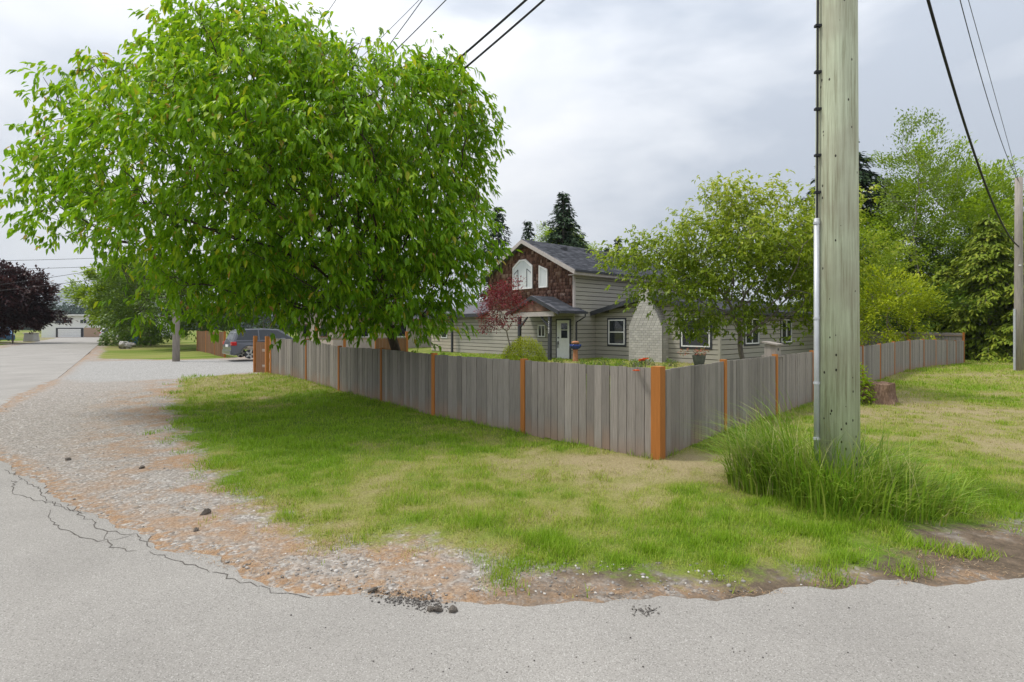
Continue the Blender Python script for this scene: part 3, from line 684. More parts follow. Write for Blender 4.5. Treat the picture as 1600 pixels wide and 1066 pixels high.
# slant topped windows in the gable
def slantwin(y0, y1, z0, zt0, zt1, inner=None, peak=None):
    top = [(y1,zt1),(y0,zt0)] if not peak else [(y1,zt1),(peak[0]+peak[2],peak[1]),(peak[0]-peak[2],peak[1]),(y0,zt0)]
    poly = [(y0,z0),(y1,z0)]+top
    cy = sum(p[0] for p in poly)/len(poly); cz = sum(p[1] for p in poly)/len(poly); t = 0.07
    inn = [(y+(t if y < cy else -t), z+(t if z < cz else -t*1.2)) for y, z in poly]
    n_ = len(poly); mb = MB(); xo, xi = -0.075, 0.0
    vs = [(xo,*p) for p in poly]+[(xo,*p) for p in inn]+[(xi,*p) for p in poly]+[(xi,*p) for p in inn]; fs = []
    for i in range(n_):
        j = (i+1) % n_; fs += [(i,j,n_+j,n_+i),(i,2*n_+i,2*n_+j,j),(n_+i,n_+j,3*n_+j,3*n_+i)]
    mb.add(vs, fs); f = mb.build('window', M['white'], H_)
    MB().prism(inn, 'x', -0.04, -0.005).build('pane', M['curtain'], f)
    for seg in inner or []:
        (ya,za),(yb,zb) = seg; MB().tube([(-.052,ya,za),(-.052,yb,zb)], .018, 4).build('muntin', M['dark'], f)
slantwin(1.90, 2.56, 3.86, 4.84, 5.10)
slantwin(3.10, 4.75, 3.86, 5.15, 5.15, [((3.55,3.95),(3.55,5.0)),((3.55,5.0),(3.2,4.75)),((4.3,3.95),(4.3,5.0)),((4.3,5.0),(4.65,4.75))], (3.92,5.55,.25))
# front door
d = MB().box(-.055,.01,0.30,1.18,0.02,2.05).build('door', M['white'], H_)
MB().box(-.062,-.05,0.42,0.86,1.12,1.53).build('pane', M['glass'], d); MB().box(-.062,-.05,0.42,0.86,1.57,1.90).build('pane', M['glass'], d)
MB().box(-.115,-.05,1.04,1.09,0.78,0.95).build('handle', M['dark'], d); MB().box(-.10,-.05,1.03,1.10,1.10,1.17).build('lock', M['dark'], d); MB().box(-.12,-.09,1.05,1.08,0.6,0.78).build('handle', M['dark'], d)
MB().box(-.04,.0,0.20,0.298,0,2.13).build('door_frame', M['dark'], H_); MB().box(-.04,.0,1.182,1.28,0,2.13).build('door_frame', M['dark'], H_); MB().box(-.04,.0,0.298,1.182,2.052,2.13).build('door_frame', M['dark'], H_)
# porch
PE, PR = 2.50, 3.32
roof_slope(H_, (-1.6,-.45,PE), (.42,-.45,PE), (-1.6,1.5,PR), (.0,1.5,PR)); roof_slope(H_, (-1.6,3.45,PE), (.0,3.45,PE), (-1.6,1.5,PR), (.0,1.5,PR))
for ye in (-.45, 3.45):
    MB().hexa([(-1.64,ye,PE-.2),(-1.603,ye,PE-.2),(-1.603,1.5,PR-.2),(-1.64,1.5,PR-.2)], [(-1.64,ye,PE),(-1.603,ye,PE),(-1.603,1.5,PR),(-1.64,1.5,PR)]).build('rake_board', M['dark'], H_)
MB().box(-1.6,.42,-.56,-.452,PE-.13,PE-.01).build('gutter', M['dark'], H_)
MB().prism([(0.25,PE-.0),(2.75,PE-.0),(1.5,PR-.2)], 'x', -1.5, -1.44).build('gable_panel', M['shake'], H_)
MB().box(-1.5,-1.36,0.0,3.0,PE-.26,PE-.03).build('porch_beam', M['trimgrey'], H_)
for y in (0.36, 2.64):
    p = MB().box(-1.48,-1.34,y-.075,y+.075,-.05,PE-.26).build('porch_post', M['dark'], H_)
    sg = 1 if y < 1 else -1
    MB().hexa([(-1.45,y+sg*.07,PE-.85),(-1.37,y+sg*.07,PE-.85),(-1.37,y+sg*.07,PE-.7),(-1.45,y+sg*.07,PE-.7)], [(-1.45,y+sg*.62,PE-.34),(-1.37,y+sg*.62,PE-.34),(-1.37,y+sg*.62,PE-.262),(-1.45,y+sg*.62,PE-.262)]).build('brace', M['dark'], H_)
    if y < 1:
        for i, ch in enumerate('2192'):
            cu = bpy.data.curves.new('house_number', 'FONT'); cu.body = ch; cu.size = 0.19; cu.extrude = 0.004; cu.align_x = 'CENTER'
            tx = bpy.data.objects.new('house_number', cu); C.objects.link(tx)
            mt = bpy.data.meshes.new_from_object(tx); bpy.data.objects.remove(tx); mt.materials.clear()
            link('house_number', mt, M['white'], p, (-1.487, y, 1.86-i*0.155), (R(90), 0, R(-90)))
MB().box(-1.7,-.06,-.1,3.2,-.06,.0).build('porch_slab', M['concrete'], H_)
MB().tube([(.30,-.50,PE-.14),(.30,-.48,PE-.28),(.12,-.06,PE-.55),(.12,-.06,0.15)], .038, 8).build('downspout', M['dark'], H_)
# chimney with stepped shoulders, built block by block
ch = MB()
BK = MB().box(0,1,0,1,0,1).mesh('brick', 0.0); BK.materials.append(M['brick'])
chm = MB(); chm.box(1.17,1.69,-4.44,-2.56,-.05,1.75)
lev = [(1.75,2.55,1.86,0.74)]
chm.hexa([(1.17,-4.44,1.75),(1.69,-4.44,1.75),(1.69,-2.56,1.75),(1.17,-2.56,1.75)], [(1.17,-3.84,3.0),(1.69,-3.84,3.0),(1.69,-3.16,3.0),(1.17,-3.16,3.0)])
chm.box(1.17,1.69,-3.84,-3.16,3.0,3.75)
chim = chm.build('chimney', M['mortar'], H_)
z = 0.0; row = 0
while z < 3.72:
    half = 0.94 if z+.12 < 1.75 else (0.94-(z+.12-1.75)/1.25*0.60 if z+.12 < 3.0 else 0.34)
    y = -3.5-half; first = True
    while y < -3.5+half-.03:
        w_ = min(0.115 if (first and row % 2) else 0.225, -3.5+half-y); first = False
        link('brick', BK, None, chim, (1.17-random.uniform(.010,.018), y+.005, z+.005), None, (.09, max(.02, w_-.011), .107))
        y += w_
    link('brick', BK, None, chim, (1.17+.09, -3.5-half-.012, z+.005), None, (.20, .09, .107)); link('brick', BK, None, chim, (1.17+.30, -3.5-half-.012, z+.005), None, (.20, .09, .107))
    z += .118; row += 1

# ------------------------------------------------------------------ plants
def perp(d):
    ref = np.where(np.abs(d[:,2:3]) < .9, np.array([[0,0,1.]]), np.array([[1.,0,0]])); s = np.cross(d, ref); s /= np.linalg.norm(s, axis=1, keepdims=True)+1e-9; return s
def leaf_mesh(name, P, D, Ln, Wd, tint, fold=0.25, full=True, up=None):
    """leaf blades at P pointing along D, folded at the midrib"""
    n = len(P); D = D/(np.linalg.norm(D, axis=1, keepdims=True)+1e-9)
    s = perp(D+rng.normal(0, .25, (n,3))); nr = np.cross(s, D); nr *= np.sign(nr[:,2:3]+1e-6)
    Ln = np.asarray(Ln)[:,None]; Wd = np.asarray(Wd)[:,None]
    if full:
        q = [P, P+D*Ln*.32+s*Wd*.48+nr*Wd*fold, P+D*Ln*.68+s*Wd*.40+nr*Wd*fold*.7-np.array([0,0,1])*Ln*.04, P+D*Ln-np.array([0,0,1])*Ln*.12,
             P+D*Ln*.68-s*Wd*.40+nr*Wd*fold*.7-np.array([0,0,1])*Ln*.04, P+D*Ln*.32-s*Wd*.48+nr*Wd*fold]
        V = np.stack(q, 1).reshape(-1,3); b = np.arange(n)[:,None]*6
        Fc = np.concatenate([b+np.array([0,3,2,1]), b+np.array([0,5,4,3])], 1).reshape(-1,4); k = 4
    else:
        q = [P, P+D*Ln*.5+s*Wd*.5+nr*Wd*fold, P+D*Ln, P+D*Ln*.5-s*Wd*.5+nr*Wd*fold]
        V = np.stack(q, 1).reshape(-1,3); b = np.arange(n)[:,None]*4; Fc = np.concatenate([b+np.array([0,2,1]), b+np.array([0,3,2])], 1).reshape(-1,3); k = 3
    return npmesh(name, V, Fc, k, False, {'tint': ('FACE', np.repeat(tint, 2))})
def colonize(path, A, step, kill, jit=0.15, grav=0.0, maxit=140):
    """space colonisation: returns node positions, parents"""
    N_ = [np.array(p, float) for p in path]; par = [-1]+list(range(len(path)-1)); A = A.copy()
    X_ = np.array(N_); dist = np.full(len(A), 1e9); nearest = np.zeros(len(A), int)
    for i, p in enumerate(N_):
        dd = np.linalg.norm(A-p, axis=1); m = dd < dist; dist[m] = dd[m]; nearest[m] = i
    kids = {}
    for it in range(maxit):
        if len(A) == 0: break
        new = []
        order = np.argsort(nearest); u, st = np.unique(nearest[order], return_index=True); st = list(st)+[len(order)]
        for gi, nd in enumerate(u):
            ids = order[st[gi]:st[gi+1]]; v = A[ids]-N_[nd]; v /= np.linalg.norm(v, axis=1, keepdims=True)+1e-9
            d_ = v.mean(0)+rng.normal(0, jit, 3); d_[2] -= grav; d_ /= np.linalg.norm(d_)+1e-9
            if any(np.dot(d_, k_) > .985 for k_ in kids.get(nd, [])):
                j = ids[np.argmin(dist[ids])]; d_ = A[j]-N_[nd]; d_ /= np.linalg.norm(d_)+1e-9
                if any(np.dot(d_, k_) > .985 for k_ in kids.get(nd, [])): dist[ids] *= 1; continue
            kids.setdefault(nd, []).append(d_); new.append((nd, N_[nd]+d_*step))
        if not new: break
        for nd, p in new:
            i = len(N_); N_.append(p); par.append(nd); dd = np.linalg.norm(A-p, axis=1); m = dd < dist; dist[m] = dd[m]; nearest[m] = i
        kp = dist > kill; A = A[kp]; dist = dist[kp]; nearest = nearest[kp]
    return np.array(N_), np.array(par)
def skeleton(N_, par, r_tip, expo=2.3, rmax=None):
    n = len(N_); acc = np.zeros(n); ch = np.zeros(n, int)
    for i in range(n-1, 0, -1):
        if ch[i] == 0: acc[i] = r_tip**expo
        acc[par[i]] += acc[i]; ch[par[i]] += 1
    r = acc**(1/expo)
    if rmax: r = r*min(1, rmax/r[0]) if r[0] > rmax else r
    r = np.maximum(r, r_tip); return r, ch
def branch_mesh(N_, par, r, name, sides=5, minr=0.0):
    main = {}
    for i in range(1, len(N_)):
        p = par[i]
        if p not in main or r[i] > r[main[p]]: main[p] = i
    mb = MB()
    starts = [0]+[i for i in range(1, len(N_)) if main.get(par[i]) != i]
    for s0 in starts:
        ch_ = [s0] if s0 == 0 else [par[s0], s0]; i = s0
        while i in main: i = main[i]; ch_.append(i)
        if len(ch_) < 2 or r[ch_[1]] < minr: continue
        rr = [float(r[k]) for k in ch_]
        if s0 != 0: rr[0] = rr[1]
        mb.tube([N_[k] for k in ch_], rr, 9 if rr[0] > .06 else sides, True)
    return mb.mesh(name, 0, True)
def tree(name, label, cat, base, A, leaf, lm, bark, path=None, step=0.3, kill=0.35, per=8, spread=0.22, tip=0.006, rmax=0.2, droop=0.5, tintf=None, full=False, fold=.25, trans=None, minr=0.0, maxch=9, group=None, outw=0.6, spray=0, keepf=None):
    base = np.array(base, float); root = empty(name, base, label=label, cat=cat, group=group)
    path = [np.array([0,0,-.12]), np.array([0,0,.35])] if path is None else [np.array(p, float)-base for p in path]
    Al = A-base
    N_, par = colonize(path, Al, step, kill); r, ch_ = skeleton(N_, par, tip, 2.3, rmax)
    link('trunk', branch_mesh(N_, par, r, 'trunk', 5, minr), M[bark], root)
    cnt = np.ones(len(N_), int)
    for i in range(len(N_)-1, 0, -1): cnt[par[i]] += cnt[i]
    tw = np.where((cnt <= maxch) & (np.arange(len(N_)) > len(path)))[0]
    dv = N_[tw]-N_[par[tw]]; dv /= np.linalg.norm(dv, axis=1, keepdims=True)+1e-9
    k = np.repeat(np.arange(len(tw)), per); n = len(k)
    t = rng.random(n); off = rng.normal(0, spread, (n,3))*np.array([1,1,.8]); sdir = np.zeros((n,3))
    if spray:                                                 # leaves hang in sprays from short shoots
        g_ = np.arange(n)//spray; ng = g_[-1]+1; t = rng.random(ng)[g_]; off = rng.normal(0, spread, (ng,3))[g_]
        sd0 = rng.normal(0, 1, (ng,3)); sd0[:,2] = -abs(sd0[:,2])*.5-.15; sd0 /= np.linalg.norm(sd0, axis=1, keepdims=True); sdir = sd0[g_]
        off = off+sdir*(rng.random(n)*leaf[0]*2.0)[:,None]+rng.normal(0, leaf[0]*.16, (n,3))
    P_ = N_[tw][k]+dv[k]*(t*step*1.25)[:,None]+off
    if keepf is not None:
        kk_ = keepf(P_+base, off, g_ if spray else np.arange(n)); P_, t, k, sdir = P_[kk_], t[kk_], k[kk_], sdir[kk_]; n = len(P_)
    cen = Al.mean(0); outd = P_-cen; outd /= np.linalg.norm(outd, axis=1, keepdims=True)+1e-9
    D = dv[k]*.5*(0 if spray else 1)+outd*outw*(.5 if spray else 1)+sdir*.8+rng.normal(0, .42, (n,3)); D[:,2] -= droop
    L0 = leaf[0]*rng.uniform(.65,1.2,n)
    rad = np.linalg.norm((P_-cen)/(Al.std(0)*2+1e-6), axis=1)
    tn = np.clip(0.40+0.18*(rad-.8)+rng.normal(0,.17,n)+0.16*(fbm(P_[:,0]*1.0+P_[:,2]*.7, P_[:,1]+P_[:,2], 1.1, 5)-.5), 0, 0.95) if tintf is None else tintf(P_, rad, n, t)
    tag(link('crown', leaf_mesh('crown', P_, D, L0, L0*leaf[1], tn, fold, full), M[lm], root), kind='stuff')
    return root
def ell(n, c, r, clump=0, hollow=0.0):
    """n points in an ellipsoid, gathered into clumps"""
    c = np.array(c, float); r = np.array(r, float)
    v = rng.normal(size=(n,3)); v /= np.linalg.norm(v, axis=1, keepdims=True); q = (hollow+(1-hollow)*rng.random(n))**(1/2.4)
    p = v*q[:,None]
    if clump:
        cc = rng.normal(size=(clump,3)); cc /= np.linalg.norm(cc, axis=1, keepdims=True); cc *= (rng.random(clump)**(1/2.6))[:,None]*.92
        j = rng.integers(0, clump, n); p = cc[j]+rng.normal(0, .17, (n,3))
    return c+p*r

# ---- the cherry
OUTL = [(50,240),(46,300),(52,335),(90,382),(130,402),(200,436),(222,490),(255,515),(330,506),(400,486),(470,505),(580,512),(650,522),(688,515),(712,470),(785,392),(760,330),(768,245),(768,185),(735,112),(690,98),(660,120),(600,58),(560,78),(500,58),(440,12),(395,8),(375,35),(318,32),(268,12),(275,70),(282,92),(240,92),(172,82),(150,98),(95,100),(68,124),(84,175)]
ZC = 11.2
pol = [((x-800)/F*ZC, CH+(HY-y)/F*ZC) for x, y in OUTL]
xx = rng.uniform(-11.5, 1, 90000); zz = rng.uniform(1.2, 9.3, 90000)
sd = sdpoly(xx, zz, pol); k = sd > 0.10; xx, zz, sd = xx[k], zz[k], sd[k]
th = np.minimum(3.6, 2.1*np.sqrt(sd))*(0.55+0.45*sstep(-9, -5.5, xx))
yy = ZC+rng.uniform(-1, 1, len(xx))*th
# shell rather than core, with uneven density so that light shows through on the left
dens = fbm(xx*1.0, zz*1.0+yy*.8, 0.9, 41)
pk = (rng.random(len(xx)) < np.where(xx < -6.5, .55, 1.0)*sstep(.28, .58, dens+0.10*(xx+5)/5+.08))
A = np.stack([xx, yy, zz], 1)[pk]; rng.shuffle(A)
# thin out per volume: wide columns hold more points
A = A[rng.random(len(A)) < (th[pk][:len(A)]/3.6*0+1)][:5200]
def cherry_keep(P_, off, g_):
    c = P_-off; nz_ = fbm(c[:,0]*.9+c[:,2]*.35, c[:,2]*1.1+c[:,1]*.8, 1.0, 77)
    r_ = rng.random(g_[-1]+1)[g_]
    return r_ < (0.46+0.54*sstep(-8.0, -4.5, c[:,0]))*sstep(.27, .43, nz_)
def cherry_tint(P_, rad, n, t):
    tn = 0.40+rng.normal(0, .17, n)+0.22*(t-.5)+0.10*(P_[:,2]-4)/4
    tn = np.clip(tn, 0, .9); young = rng.random(n) < 0.035; tn[young] = rng.uniform(.9, 1.0, young.sum()); return tn
tree('cherry_tree', 'large spreading cherry tree with bright drooping leaves overhanging the fence', 'tree', (-2.75,13.1,0.05), A, (0.155,0.42), 'cherry', 'bark',
     path=[(-2.75,13.1,-.1),(-2.78,13.1,.5),(-2.85,13.0,1.1),(-3.0,12.85,1.7),(-3.2,12.6,2.3)], step=0.24, kill=0.27, per=42, spread=0.15, spray=7, tip=0.0055, rmax=0.2, droop=0.75, tintf=cherry_tint, keepf=cherry_keep, full=True, fold=.22, maxch=7)

# ---- small garden tree with creamy bracts behind the right hand fence
A = np.concatenate([ell(1000, (7.0,15,3.75), (2.6,2.3,1.8), 70), ell(280, (4.4,14.8,3.85), (1.7,.9,.45), 14), ell(180,(4.6,14.6,2.9),(1.2,.8,.4),8), ell(200,(8.6,15,3.0),(1.3,1.3,1.0),12), ell(140,(6.0,14.6,2.1),(1.3,1.0,.5),8)])
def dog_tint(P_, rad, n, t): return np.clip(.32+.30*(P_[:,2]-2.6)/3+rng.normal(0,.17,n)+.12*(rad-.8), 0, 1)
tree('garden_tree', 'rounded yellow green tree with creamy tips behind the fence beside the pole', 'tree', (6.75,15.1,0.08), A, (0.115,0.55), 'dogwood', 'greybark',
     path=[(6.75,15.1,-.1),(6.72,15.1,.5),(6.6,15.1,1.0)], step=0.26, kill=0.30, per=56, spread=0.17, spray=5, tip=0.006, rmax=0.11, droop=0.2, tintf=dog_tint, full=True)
# ---- red maple and golden shrub before the porch
A = np.concatenate([ell(260, (-.35,23.3,2.9), (1.0,.9,.95), 20), ell(100, (-.9,23.2,2.0), (.6,.6,.4), 8)])
tree('red_maple', 'small dark red maple with a crooked stem in front of the house', 'tree', (-.15,23.3,0.09), A, (0.10,0.6), 'redmaple', 'greybark',
     path=[(-.15,23.3,-.1),(-.25,23.3,.45),(-.08,23.3,.9),(-.2,23.3,1.4)], step=0.2, kill=0.24, per=40, spread=0.13, tip=0.006, rmax=0.06, droop=.35)
def shrub(name, label, base, rad, n, leaf, lm, droop=.4, group=None, cat='shrub', stems=7):
    base = np.array(base, float); root = empty(name, base, label=label, cat=cat, group=group)
    v = rng.normal(size=(n,3)); v[:,2] = np.abs(v[:,2]); v /= np.linalg.norm(v, axis=1, keepdims=True)
    rr = (0.55+.45*rng.random(n)**.5)*(0.88+.25*fbm(v[:,0]*3+5, v[:,1]*3+v[:,2]*2, 1.0, 9))
    P_ = v*rr[:,None]*np.array(rad); D = v*.7+rng.normal(0,.4,(n,3)); D[:,2] -= droop
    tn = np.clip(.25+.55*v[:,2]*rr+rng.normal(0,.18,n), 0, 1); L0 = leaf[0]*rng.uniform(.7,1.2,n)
    tag(link('foliage', leaf_mesh('foliage', P_, D, L0, L0*leaf[1], tn), M[lm], root), kind='stuff')
    mb = MB()
    for i in range(stems):
        a = 6.28*i/stems; mb.tube([(0.03*math.cos(a),.03*math.sin(a),-.05),(rad[0]*.25*math.cos(a),rad[1]*.25*math.sin(a),rad[2]*.4),(rad[0]*.6*math.cos(a),rad[1]*.6*math.sin(a),rad[2]*.7)], [.018,.013,.006], 5)
    mb.build('stem', M['greybark'], root); return root
shrub('mound_shrub', 'mounded golden green shrub in front of the porch', (0.55,23.6,0.1), (1.05,.95,1.25), 6500, (0.085,.35), 'lime', .8)
# ---- stump with a leafy shrub
st = empty('tree_stump', (8.35,12.2,0), label='broad rotting tree stump against the fence beyond the pole', cat='stump')
mb = MB(); prof = []
def stump_ring(r, z, seed, n=28): return [((r+.07*math.sin(3*a+seed)+.05*math.sin(7*a+seed*2)+random.uniform(-.025,.025))*math.cos(a), (r*.9+.05*math.sin(5*a+seed)+random.uniform(-.025,.025))*math.sin(a), z+(random.uniform(-.03,.03) if z > .3 else 0)) for a in [6.2832*i/n for i in range(n)]]
rings = [stump_ring(.60,-.08,1), stump_ring(.50,.10,1.1), stump_ring(.44,.28,1.2), stump_ring(.43,.46,1.3), stump_ring(.36,.47,1.4), stump_ring(.15,.44,1.5)]
o = 0
for r_ in rings: mb.v += r_
for i in range(5):
    for k in range(28): mb.f.append((i*28+k, i*28+(k+1)%28, (i+1)*28+(k+1)%28, (i+1)*28+k))
mb.f.append(tuple(140+k for k in range(28))); mb.build('trunk', M['stump'], st)
shrub('leafy_shrub', 'small leafy green shrub growing beside the rotting stump', (7.75,12.15,0.0), (.55,.5,1.0), 1500, (0.085,.6), 'maplegreen', .2)

# ---- conifers
def conifer(name, label, base, Hh, rad, lm, seed=0, droop=.35, n_wh=26, card=.16, group=None, sub=7, bare=.1, power=.85):
    rs = np.random.default_rng(seed); base = np.array(base, float); root = empty(name, base, label=label, cat='tree', group=group)
    tb = MB(); tb.tube([(0,0,-.2),(0.02,0,Hh*.5),(0,0,Hh)], [Hh*.018+.03,Hh*.011+.015,.01], 7)
    Ps = []; Ds = []; Ls = []; T = []
    for i in range(n_wh):
        f = bare+(1-bare)*(i+rs.random()*.6)/n_wh; z = Hh*f; rl = rad*((1-f)**power)*rs.uniform(.75,1.1)+.08
        nb = rs.integers(5, 8)
        for k in range(nb):
            a = rs.random()*6.283; ln = rl*rs.uniform(.7,1.12); d_ = np.array([math.cos(a), math.sin(a), 0])
            tt = np.linspace(.12, 1, max(3, int(ln/card*1.6)))
            zt = z+ln*(.18*tt-droop*tt**1.7)
            pt = d_*(ln*tt)[:,None]; pt[:,2] = zt
            if ln > .5: tb.tube([(0,0,z), tuple(pt[len(pt)//2]), tuple(pt[-1])], [.012+.008*ln,.010,.004], 4, False)
            m_ = len(tt)*sub; j = np.repeat(np.arange(len(tt)), sub); side = rs.normal(0, .30, m_)*(1.1-tt[j])*ln*.55+rs.normal(0, card*.45, m_)
            s_ = np.array([-d_[1], d_[0], 0]); p = pt[j]+s_*side[:,None]; p[:,2] += rs.normal(0, card*.3, m_)-np.abs(side)*.25
            dd = d_*.8+s_*np.sign(side)[:,None]*rs.uniform(.2,.9,(m_,1))+rs.normal(0,.25,(m_,3)); dd[:,2] -= droop*1.1
            Ps.append(p); Ds.append(dd); Ls.append(card*rs.uniform(.7,1.4,m_)); T.append(np.clip(.25+.45*tt[j]+rs.normal(0,.17,m_), 0, 1))
    link('trunk', tb.mesh('trunk', 0, True), M['greybark'], root)
    P_ = np.concatenate(Ps); L0 = np.concatenate(Ls)
    tag(link('crown', leaf_mesh('crown', P_, np.concatenate(Ds), L0, L0*.42, np.concatenate(T), .1), M[lm], root), kind='stuff'); return root
def fir(px, ytop, Zd, rad, seed, label, lm='fir', **k):
    p = at(px, ytop, Zd); conifer('fir_tree', label, (p.x, p.y, 0), p.z, rad, lm, seed, **k)
fir(880,300,50,5.6,1,'tall dark fir whose top rises directly behind the house roof', card=.36, sub=8, n_wh=34)
fir(778,322,46,4.2,2,'broad dark fir between the cherry crown and the house ridge', card=.34, sub=6)
fir(826,345,62,3.0,3,'slim small fir top showing just above the house ridge', card=.4, sub=5)
fir(966,371,95,2.2,4,'distant fir top above the roof, left one of the close pair', card=.5, sub=5)
fir(992,376,95,2.2,5,'distant fir top above the roof, right one of the close pair', card=.5, sub=5)
fir(948,385,110,2.2,6,'very small distant fir top beside the close pair above the roof', card=.5, sub=5)
fir(1318,208,44,8.0,7,'tall dark fir standing behind the green utility pole', card=.36, sub=9, n_wh=38, power=.65)
fir(215,395,80,3.6,8,'grey green fir behind the street trees along the side road', card=.5, sub=5)
fir(165,415,120,3.0,9,'far fir standing above the end of the side road', card=.6, sub=5)
# drooping cedars at the far end of the long fence
def cedar(px, ytop, Zd, rad, seed, label): p = at(px, ytop, Zd); conifer('cedar_tree', label, (p.x,p.y,-.1), p.z+.1, rad, 'cedar', seed, droop=.55, n_wh=30, card=.26, sub=9, bare=.03, power=.6)
cedar(1545,335,31,3.4,11,'golden green drooping cedar at the end of the long fence')
cedar(1475,415,33,2.6,12,'lower drooping cedar leaning over the far fence corner')
cedar(1640,330,29,3.2,13,'golden drooping cedar behind the far grey pole')
# ---- broadleaf trees on the right
def blob_tree(name, label, px, ytop, ybot, Zd, wpx, lm, seed, leaf=.2, n=420, clump=26, bark='greybark', per=12, dx=0, step=.6, group=None, depth=None, droop=.2, spread=None, minr=.012):
    top = at(px, ytop, Zd); bot = at(px, ybot, Zd); hw = wpx/F*Zd/2; c = ((top.x), Zd, (top.z+bot.z)/2); hz = (top.z-bot.z)/2
    A = ell(n, c, (hw, depth or hw, hz), clump)
    A = A[A[:,2] > .5]
    return tree(name, label, 'tree', (top.x+dx, Zd, 0), A, (leaf,.55), lm, bark, step=step, kill=step*1.1, per=per*6, spread=spread or step*.5, tip=.01, rmax=.28, droop=droop, maxch=8, minr=minr, group=group)
blob_tree('maple_tree', 'broad bright green maple standing behind the far fence', 1465,238,520,40,230,'maplegreen',1, .26, 800, 60, per=14)
blob_tree('maple_tree', 'bright green maple right of the bare topped alder', 1560,290,520,44,150,'maplegreen',2, .28, 380, 26, per=13)
blob_tree('alder_tree', 'thin pale alder with a sparse open top', 1438,172,420,36,105,'alder',3, .20, 170, 16, per=6, step=.55, minr=0.0)
blob_tree('lime_tree', 'low lime yellow tree behind the fence right of the pole', 1382,425,545,27,120,'lime',4, .15, 300, 22, per=14, step=.4)
blob_tree('lime_tree', 'pale yellow tree rising over the house wing behind the pole', 1330,330,520,30,130,'dogwood',5, .16, 340, 26, per=13, step=.45)
blob_tree('maple_tree', 'deep green undergrowth tree in the gap behind the fence', 1420,440,560,34,170,'mid',6, .2, 420, 30, per=14, step=.45)
blob_tree('maple_tree', 'shaded green tree between the lime tree and the cedars', 1500,380,560,37,160,'mid',7, .22, 420, 30, per=13, step=.5)
blob_tree('maple_tree', 'round green treetop peeking over the house roof', 872,362,420,60,90,'maplegreen',8, .3, 260, 20, per=14)
# ---- left distance
blob_tree('plum_tree', 'dark purple leaved plum tree across the side road', 20,426,512,58,98,'plum',9, .42, 620, 36, per=15)
blob_tree('street_tree', 'fresh green street tree at the side road bend', 178,420,500,58,95,'maplegreen',10, .4, 420, 30, per=13)
blob_tree('street_tree', 'grey green street tree behind the weathered pole', 235,400,530,50,130,'mid',11, .28, 420, 30, per=12)
blob_tree('street_tree', 'dark green tree above the brown fence', 320,420,525,44,150,'mid',12, .26, 420, 30, per=12)
blob_tree('street_tree', 'olive green tree behind the parked grey car', 420,390,520,52,170,'mid',14, .3, 420, 30, per=12)
blob_tree('street_tree', 'mid green tree behind the cherry trunk', 560,380,520,50,200,'mid',15, .3, 420, 30, per=12)
shrub('roadside_bush', 'rounded dark green bush at the foot of the street trees', (-42.5,60,0), (2.0,2.0,2.2), 2600, (.32,.5), 'mid', .3)
shrub('roadside_bush', 'long dark green bush behind the blue bin', (-38,52,0), (2.6,2,2.0), 1800, (.28,.5), 'mid', .3)
# far wooded ridge and blue mountain
def ridge(name, x0, x1, y, hfun, m, step, depth):
    xs_ = np.arange(x0, x1, step); V = []; Fc = []
    for i, x in enumerate(xs_):
        hh = hfun(x); V += [(x, y, -5), (x, y, hh), (x, y+depth, hh*.9), (x, y+depth, -5)]
    for i in range(len(xs_)-1):
        for k in range(3): Fc.append((4*i+k, 4*i+4+k, 4*i+5+k, 4*i+1+k))
    return link(name, npmesh(name, np.array(V), np.array(Fc), 4, True), m)
M['hill'] = mat('forest_hill', (0.05,0.085,0.085), 0.35, 0.02, 1.0); M['mount'] = mat('far_mountain', (0.06,0.09,0.075), 0.12, 0.002, 1.0)
tag(ridge('mountain', -4400, -1200, 3600, lambda x: 120+160*math.exp(-((x+2990)/230)**2)+25*math.sin(x*.006), M['mount'], 30, 500), kind='structure')
cs = []; ds = []; ls = []
nrg = 900
for i in range(nrg):
    x = rng.uniform(-560,-120); y = rng.uniform(330, 420); hh = rng.uniform(13,22)
    m_ = 46; f = rng.random(m_)**.8; a = rng.random(m_)*6.283; rr = (1-f)*3.0*rng.uniform(.5,1,m_)+.1
    cs.append(np.stack([x+rr*np.cos(a), y+rr*np.sin(a), f*hh], 1)); ds.append(np.stack([np.cos(a), np.sin(a), -.8*np.ones(m_)], 1)); ls.append(1.6+1.2*(1-f))
P_ = np.concatenate(cs); L0 = np.concatenate(ls)
M['farfir'] = leafmat('far_fir', [(0,(0.03,0.055,0.04)),(1,(0.075,0.12,0.085))], 0.1, 0.9)
tag(link('far_forest', leaf_mesh('far_forest', P_, np.concatenate(ds), L0, L0*.7, rng.random(len(P_))), M['farfir']), 'distant dark conifer forest on the low ridge beyond the houses', 'forest', kind='stuff')

# ---- tall grass about the pole
def ring_pts(n, cx, cy, r0, r1):
    a = rng.random(n)*6.283; r = r0+(r1-r0)*rng.random(n)**.7; return np.stack([cx+r*np.cos(a), cy+r*np.sin(a), np.zeros(n)], 1)
P = np.concatenate([ring_pts(1100,3.45,5.5,.1,.8), ring_pts(1000,2.82,5.75,.0,.42), ring_pts(900,3.75,5.2,.0,.62), ring_pts(350,3.2,5.0,.0,.5)])
P[:,2] = -.01
ca = np.arctan2(P[:,1]-5.55, P[:,0]-3.4)+rng.normal(0,.7,len(P)); dcen = np.hypot(P[:,0]-3.4, P[:,1]-5.55)
hh = rng.uniform(.22,.72,len(P))*(1.15-.45*np.clip(dcen,0,1))*(.6+.8*vn(P[:,0],P[:,1],3,61)); hh[1100:2100] *= 1.5
tg = np.clip(.66+rng.normal(0,.2,len(P))-.25*(rng.random(len(P)) < .12), 0, 1)
